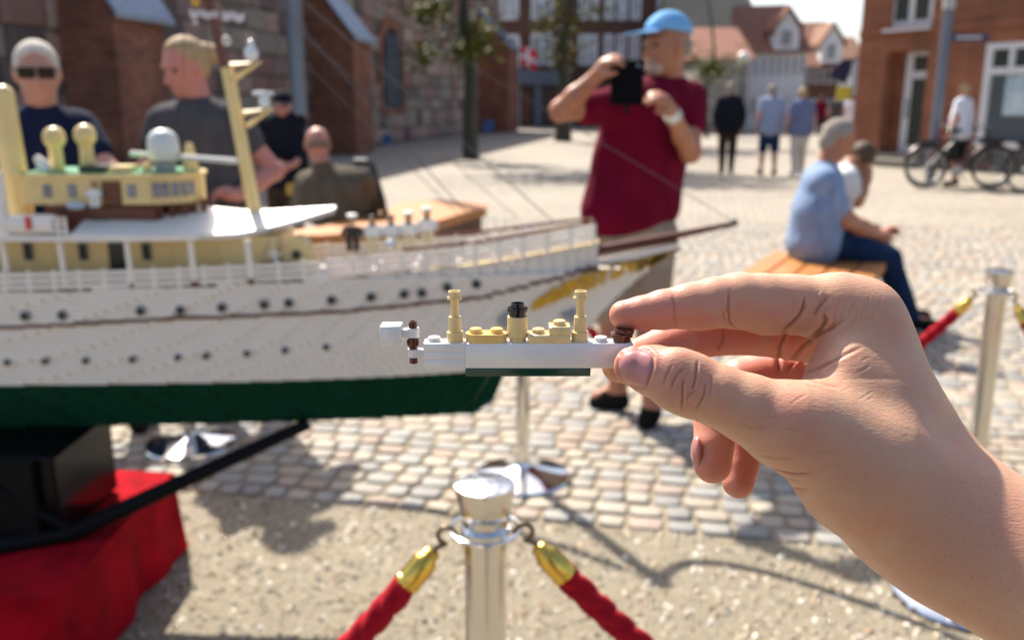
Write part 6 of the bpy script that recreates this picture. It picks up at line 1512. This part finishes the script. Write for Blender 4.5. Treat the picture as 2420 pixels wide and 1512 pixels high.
# --- bald man on the bench, seen from behind
C_OLV = cloth('olive_brown_jacket', (.085, .072, .050), (.13, .11, .08)); K_BALD = skin('skin_bald', (.60, .33, .24), (.62, .26, .19)); zb_ = .56
Jb = dict(head=Y_(750, 342, 6.75), face=Vector((-.35, .92, -.15)), neck=Y_(762, 392, 6.72), shR=Y_(862, 425, 6.70), shL=Y_(722, 430, 6.85), elR=Y_(885, 480, 6.85), elL=Y_(705, 505, 6.95), wrR=Y_(850, 510, 7.1), wrL=Y_(740, 515, 7.15), haR=Y_(835, 512, 7.18), haL=Y_(755, 515, 7.2), fR=(0, 1, 0), fL=(0, 1, 0), pel=Vector((atY(795, 520, 6.85).x, 6.80, zb_+.11)))
pl_ = Jb['pel']; Jb.update(hiR=pl_+Vector((.09, .05, -.02)), hiL=pl_+Vector((-.09, .05, -.02)), knR=pl_+Vector((.14, .50, -.04)), knL=pl_+Vector((-.12, .50, -.04)), anR=Vector((pl_.x+.14, 7.35, .085)), anL=Vector((pl_.x-.12, 7.38, .085)), toR=Vector((pl_.x+.14, 7.50, .045)), toL=Vector((pl_.x-.14, 7.52, .045)))
pb_, hdb = person('bald man in an olive brown jacket sitting with his back to the camera', Jb, (K_BALD, C_OLV, C_BRN, M_SAN, None), .013, 1.12, 1.8, belly=.03)
c, f, s, u, ax = hdb; nn_ = (-f*.35+u).normalized(); cloth_mesh('hair', [('e', c-u*.012-f*.028, (.090, .104, .066), ax, .01), ('h', c+u*.035, tuple(u*1.0+f*.2)), ('h', c+f*.03, tuple(f)), ('h', c-u*.035, tuple(-u*.9))], .011, mat('thin_grey_hair', (.20, .145, .11), .9, spec=.1), pb_)
# --- seated man in the pale blue shirt, and the one bent forward beside him
C_PB = cloth('pale_blue_shirt', (.15, .22, .36), (.25, .33, .47), vs=12); C_DJ = cloth('deep_blue_jeans', (.008, .020, .055), (.012, .030, .075))
Y0_ = 5.45
Jr = dict(head=Y_(1982, 330, Y0_), face=Vector((.86, -.12, -.48)), neck=Y_(1952, 395, Y0_), shR=Y_(1948, 430, Y0_-.16), shL=Y_(1940, 420, Y0_+.17), elR=Y_(2002, 525, Y0_-.2), elL=Y_(2010, 520, Y0_+.15), wrR=Y_(2075, 558, Y0_-.06), wrL=Y_(2080, 550, Y0_+.06), haR=Y_(2105, 560, Y0_-.03), haL=Y_(2105, 545, Y0_+.03), fR=(.3, .8, -.2), fL=(.3, -.8, -.2),
    pel=Vector((atY(1925, 580, Y0_).x, Y0_, .585)))
pl_ = Jr['pel']; Jr.update(hiR=pl_+Vector((.06, -.09, -.02)), hiL=pl_+Vector((.06, .09, -.02)), knR=Y_(2098, 612, Y0_-.12), knL=Y_(2088, 602, Y0_+.14), anR=atZ(2168, 752, .09)+Vector((-.04, 0, 0)), anL=atZ(2140, 735, .09), toR=atZ(2215, 770, .05), toL=atZ(2185, 745, .05))
pr_, hdr = person('grey haired man in a pale blue shirt and jeans seated on the plank bench', Jr, (K_TAN, C_PB, C_DJ, M_SAN, M_GREYH), .011, 1.0, .62, belly=.02, hamount=(.1, .35))
C_WSH = cloth('white_top', (.55, .54, .52)); M_BRH = mat('brown_hair', (.07, .04, .02), .7, var=.3, vscale=40); Y1_ = 5.95
Jq = dict(head=Y_(2036, 372, Y1_), face=Vector((.35, -.35, -.85)), neck=Y_(2005, 400, Y1_), shR=Y_(2000, 425, Y1_-.15), shL=Y_(1990, 418, Y1_+.12), elR=Y_(2028, 478, Y1_-.15), elL=Y_(2015, 480, Y1_+.1), wrR=Y_(2052, 425, Y1_-.12), wrL=Y_(2042, 420, Y1_+.05), haR=Y_(2052, 405, Y1_-.1), haL=Y_(2040, 405, Y1_+.03), fR=(-.5, 0, .5), fL=(-.5, 0, .5), pel=Vector((atY(1945, 570, Y1_).x, Y1_, .58)))
pl_ = Jq['pel']; Jq.update(hiR=pl_+Vector((.03, -.07, -.02)), hiL=pl_+Vector((.03, .07, -.02)), knR=pl_+Vector((.30, -.08, -.05)), knL=pl_+Vector((.30, .08, -.05)), anR=Vector((pl_.x+.22, Y1_-.08, .085)), anL=Vector((pl_.x+.22, Y1_+.08, .085)), toR=Vector((pl_.x+.36, Y1_-.08, .05)), toL=Vector((pl_.x+.36, Y1_+.08, .05)))
person('brown haired person bent forward, head in hand, behind the man in pale blue', Jq, (K_TAN, C_WSH, C_DJ, M_SAN, M_BRH), .012, .85, .5, hamount=.5)
# --- people walking away down the square
C_LBL = cloth('grey_blue_tshirt', (.26, .30, .42), (.33, .38, .50)); C_NSH = cloth('navy_shorts', (.012, .03, .07)); C_GBL = cloth('blue_grey_blouse', (.13, .15, .25)); C_CRM = cloth('cream_trousers', (.50, .46, .40)); C_DBR = cloth('dark_brown_trousers', (.04, .022, .012)); C_WHT = cloth('white_shirt', (.62, .62, .68)); C_BSH = cloth('black_shorts', (.01, .012, .012))
def walker(px, py, ang, k, st, mats, label, legs='long', sleeve=.5, belly=.01, vox=.022, hamount=.5):
    p = atZ(px, py); return person(label, stand(p, ang, k, st), mats, vox, k, sleeve, legs, 'people walking away across the square', belly, hamount=hamount)
walker(1716, 413, .1, 1.04, .12, (K_FAIR, C_BLK, C_DBR, M_SAN, M_GREYH), 'walker in a black jacket and dark brown trousers, seen from behind', sleeve=1.8)
walker(1813, 414, 0, 1.02, -.13, (K_FAIR, C_LBL, C_NSH, M_SAN, M_GREYH), 'walker in a grey blue t-shirt and navy shorts, seen from behind', 'short', belly=.02)
walker(1884, 418, -.1, .98, .10, (K_FAIR, C_GBL, C_CRM, M_WPAINT, M_BLOND), 'walker in a blue grey blouse and cream trousers, seen from behind')
walker(2255, 441, -.7, 1.0, .04, (K_TAN, C_WHT, C_BSH, M_SAN, M_BLOND), 'person in a white shirt and black shorts by the parked bicycles', 'short')
walker(1972, 330, .2, 1.0, .1, (K_FAIR, C_GREYT, C_BLK, M_SAN, M_BRH), 'distant walker in dark grey down the side street', vox=.03)
walker(2006, 338, 0, 1.0, .1, (K_FAIR, C_WHT, C_JEAN, M_SAN, M_BRH), 'distant walker in a white shirt close to the corner house', vox=.03)
walker(1935, 322, 0, 1.0, .1, (K_FAIR, C_MAR, C_BLK, M_SAN, M_BRH), 'distant walker in dark red down the side street', vox=.03)

# --- unseen photographer, added out of frame to give the chrome something dark to mirror
Jp = stand((.10, -.42, 0), 0, 1.0); Jp['head'] = Vector((.06, -.33, 1.58)); Jp['neck'] = Vector((.08, -.40, 1.45))
Jp['elR'] = Vector((.36, -.22, 1.12)); Jp['wrR'] = Vector((.285, .02, 1.17)); Jp['haR'] = Vector((.27, .12, 1.185)); Jp['elL'] = Vector((-.18, -.28, 1.14)); Jp['wrL'] = Vector((-.10, -.12, 1.30)); Jp['haL'] = Vector((-.08, -.06, 1.34))
person('dark clothed photographer, seen only as a dark streak in the nearest chrome post', Jp, (K_FAIR, C_BLK, C_JEAN, M_SAN, M_BRH), .015, 1.0, .5, hands=False, hamount=.3)
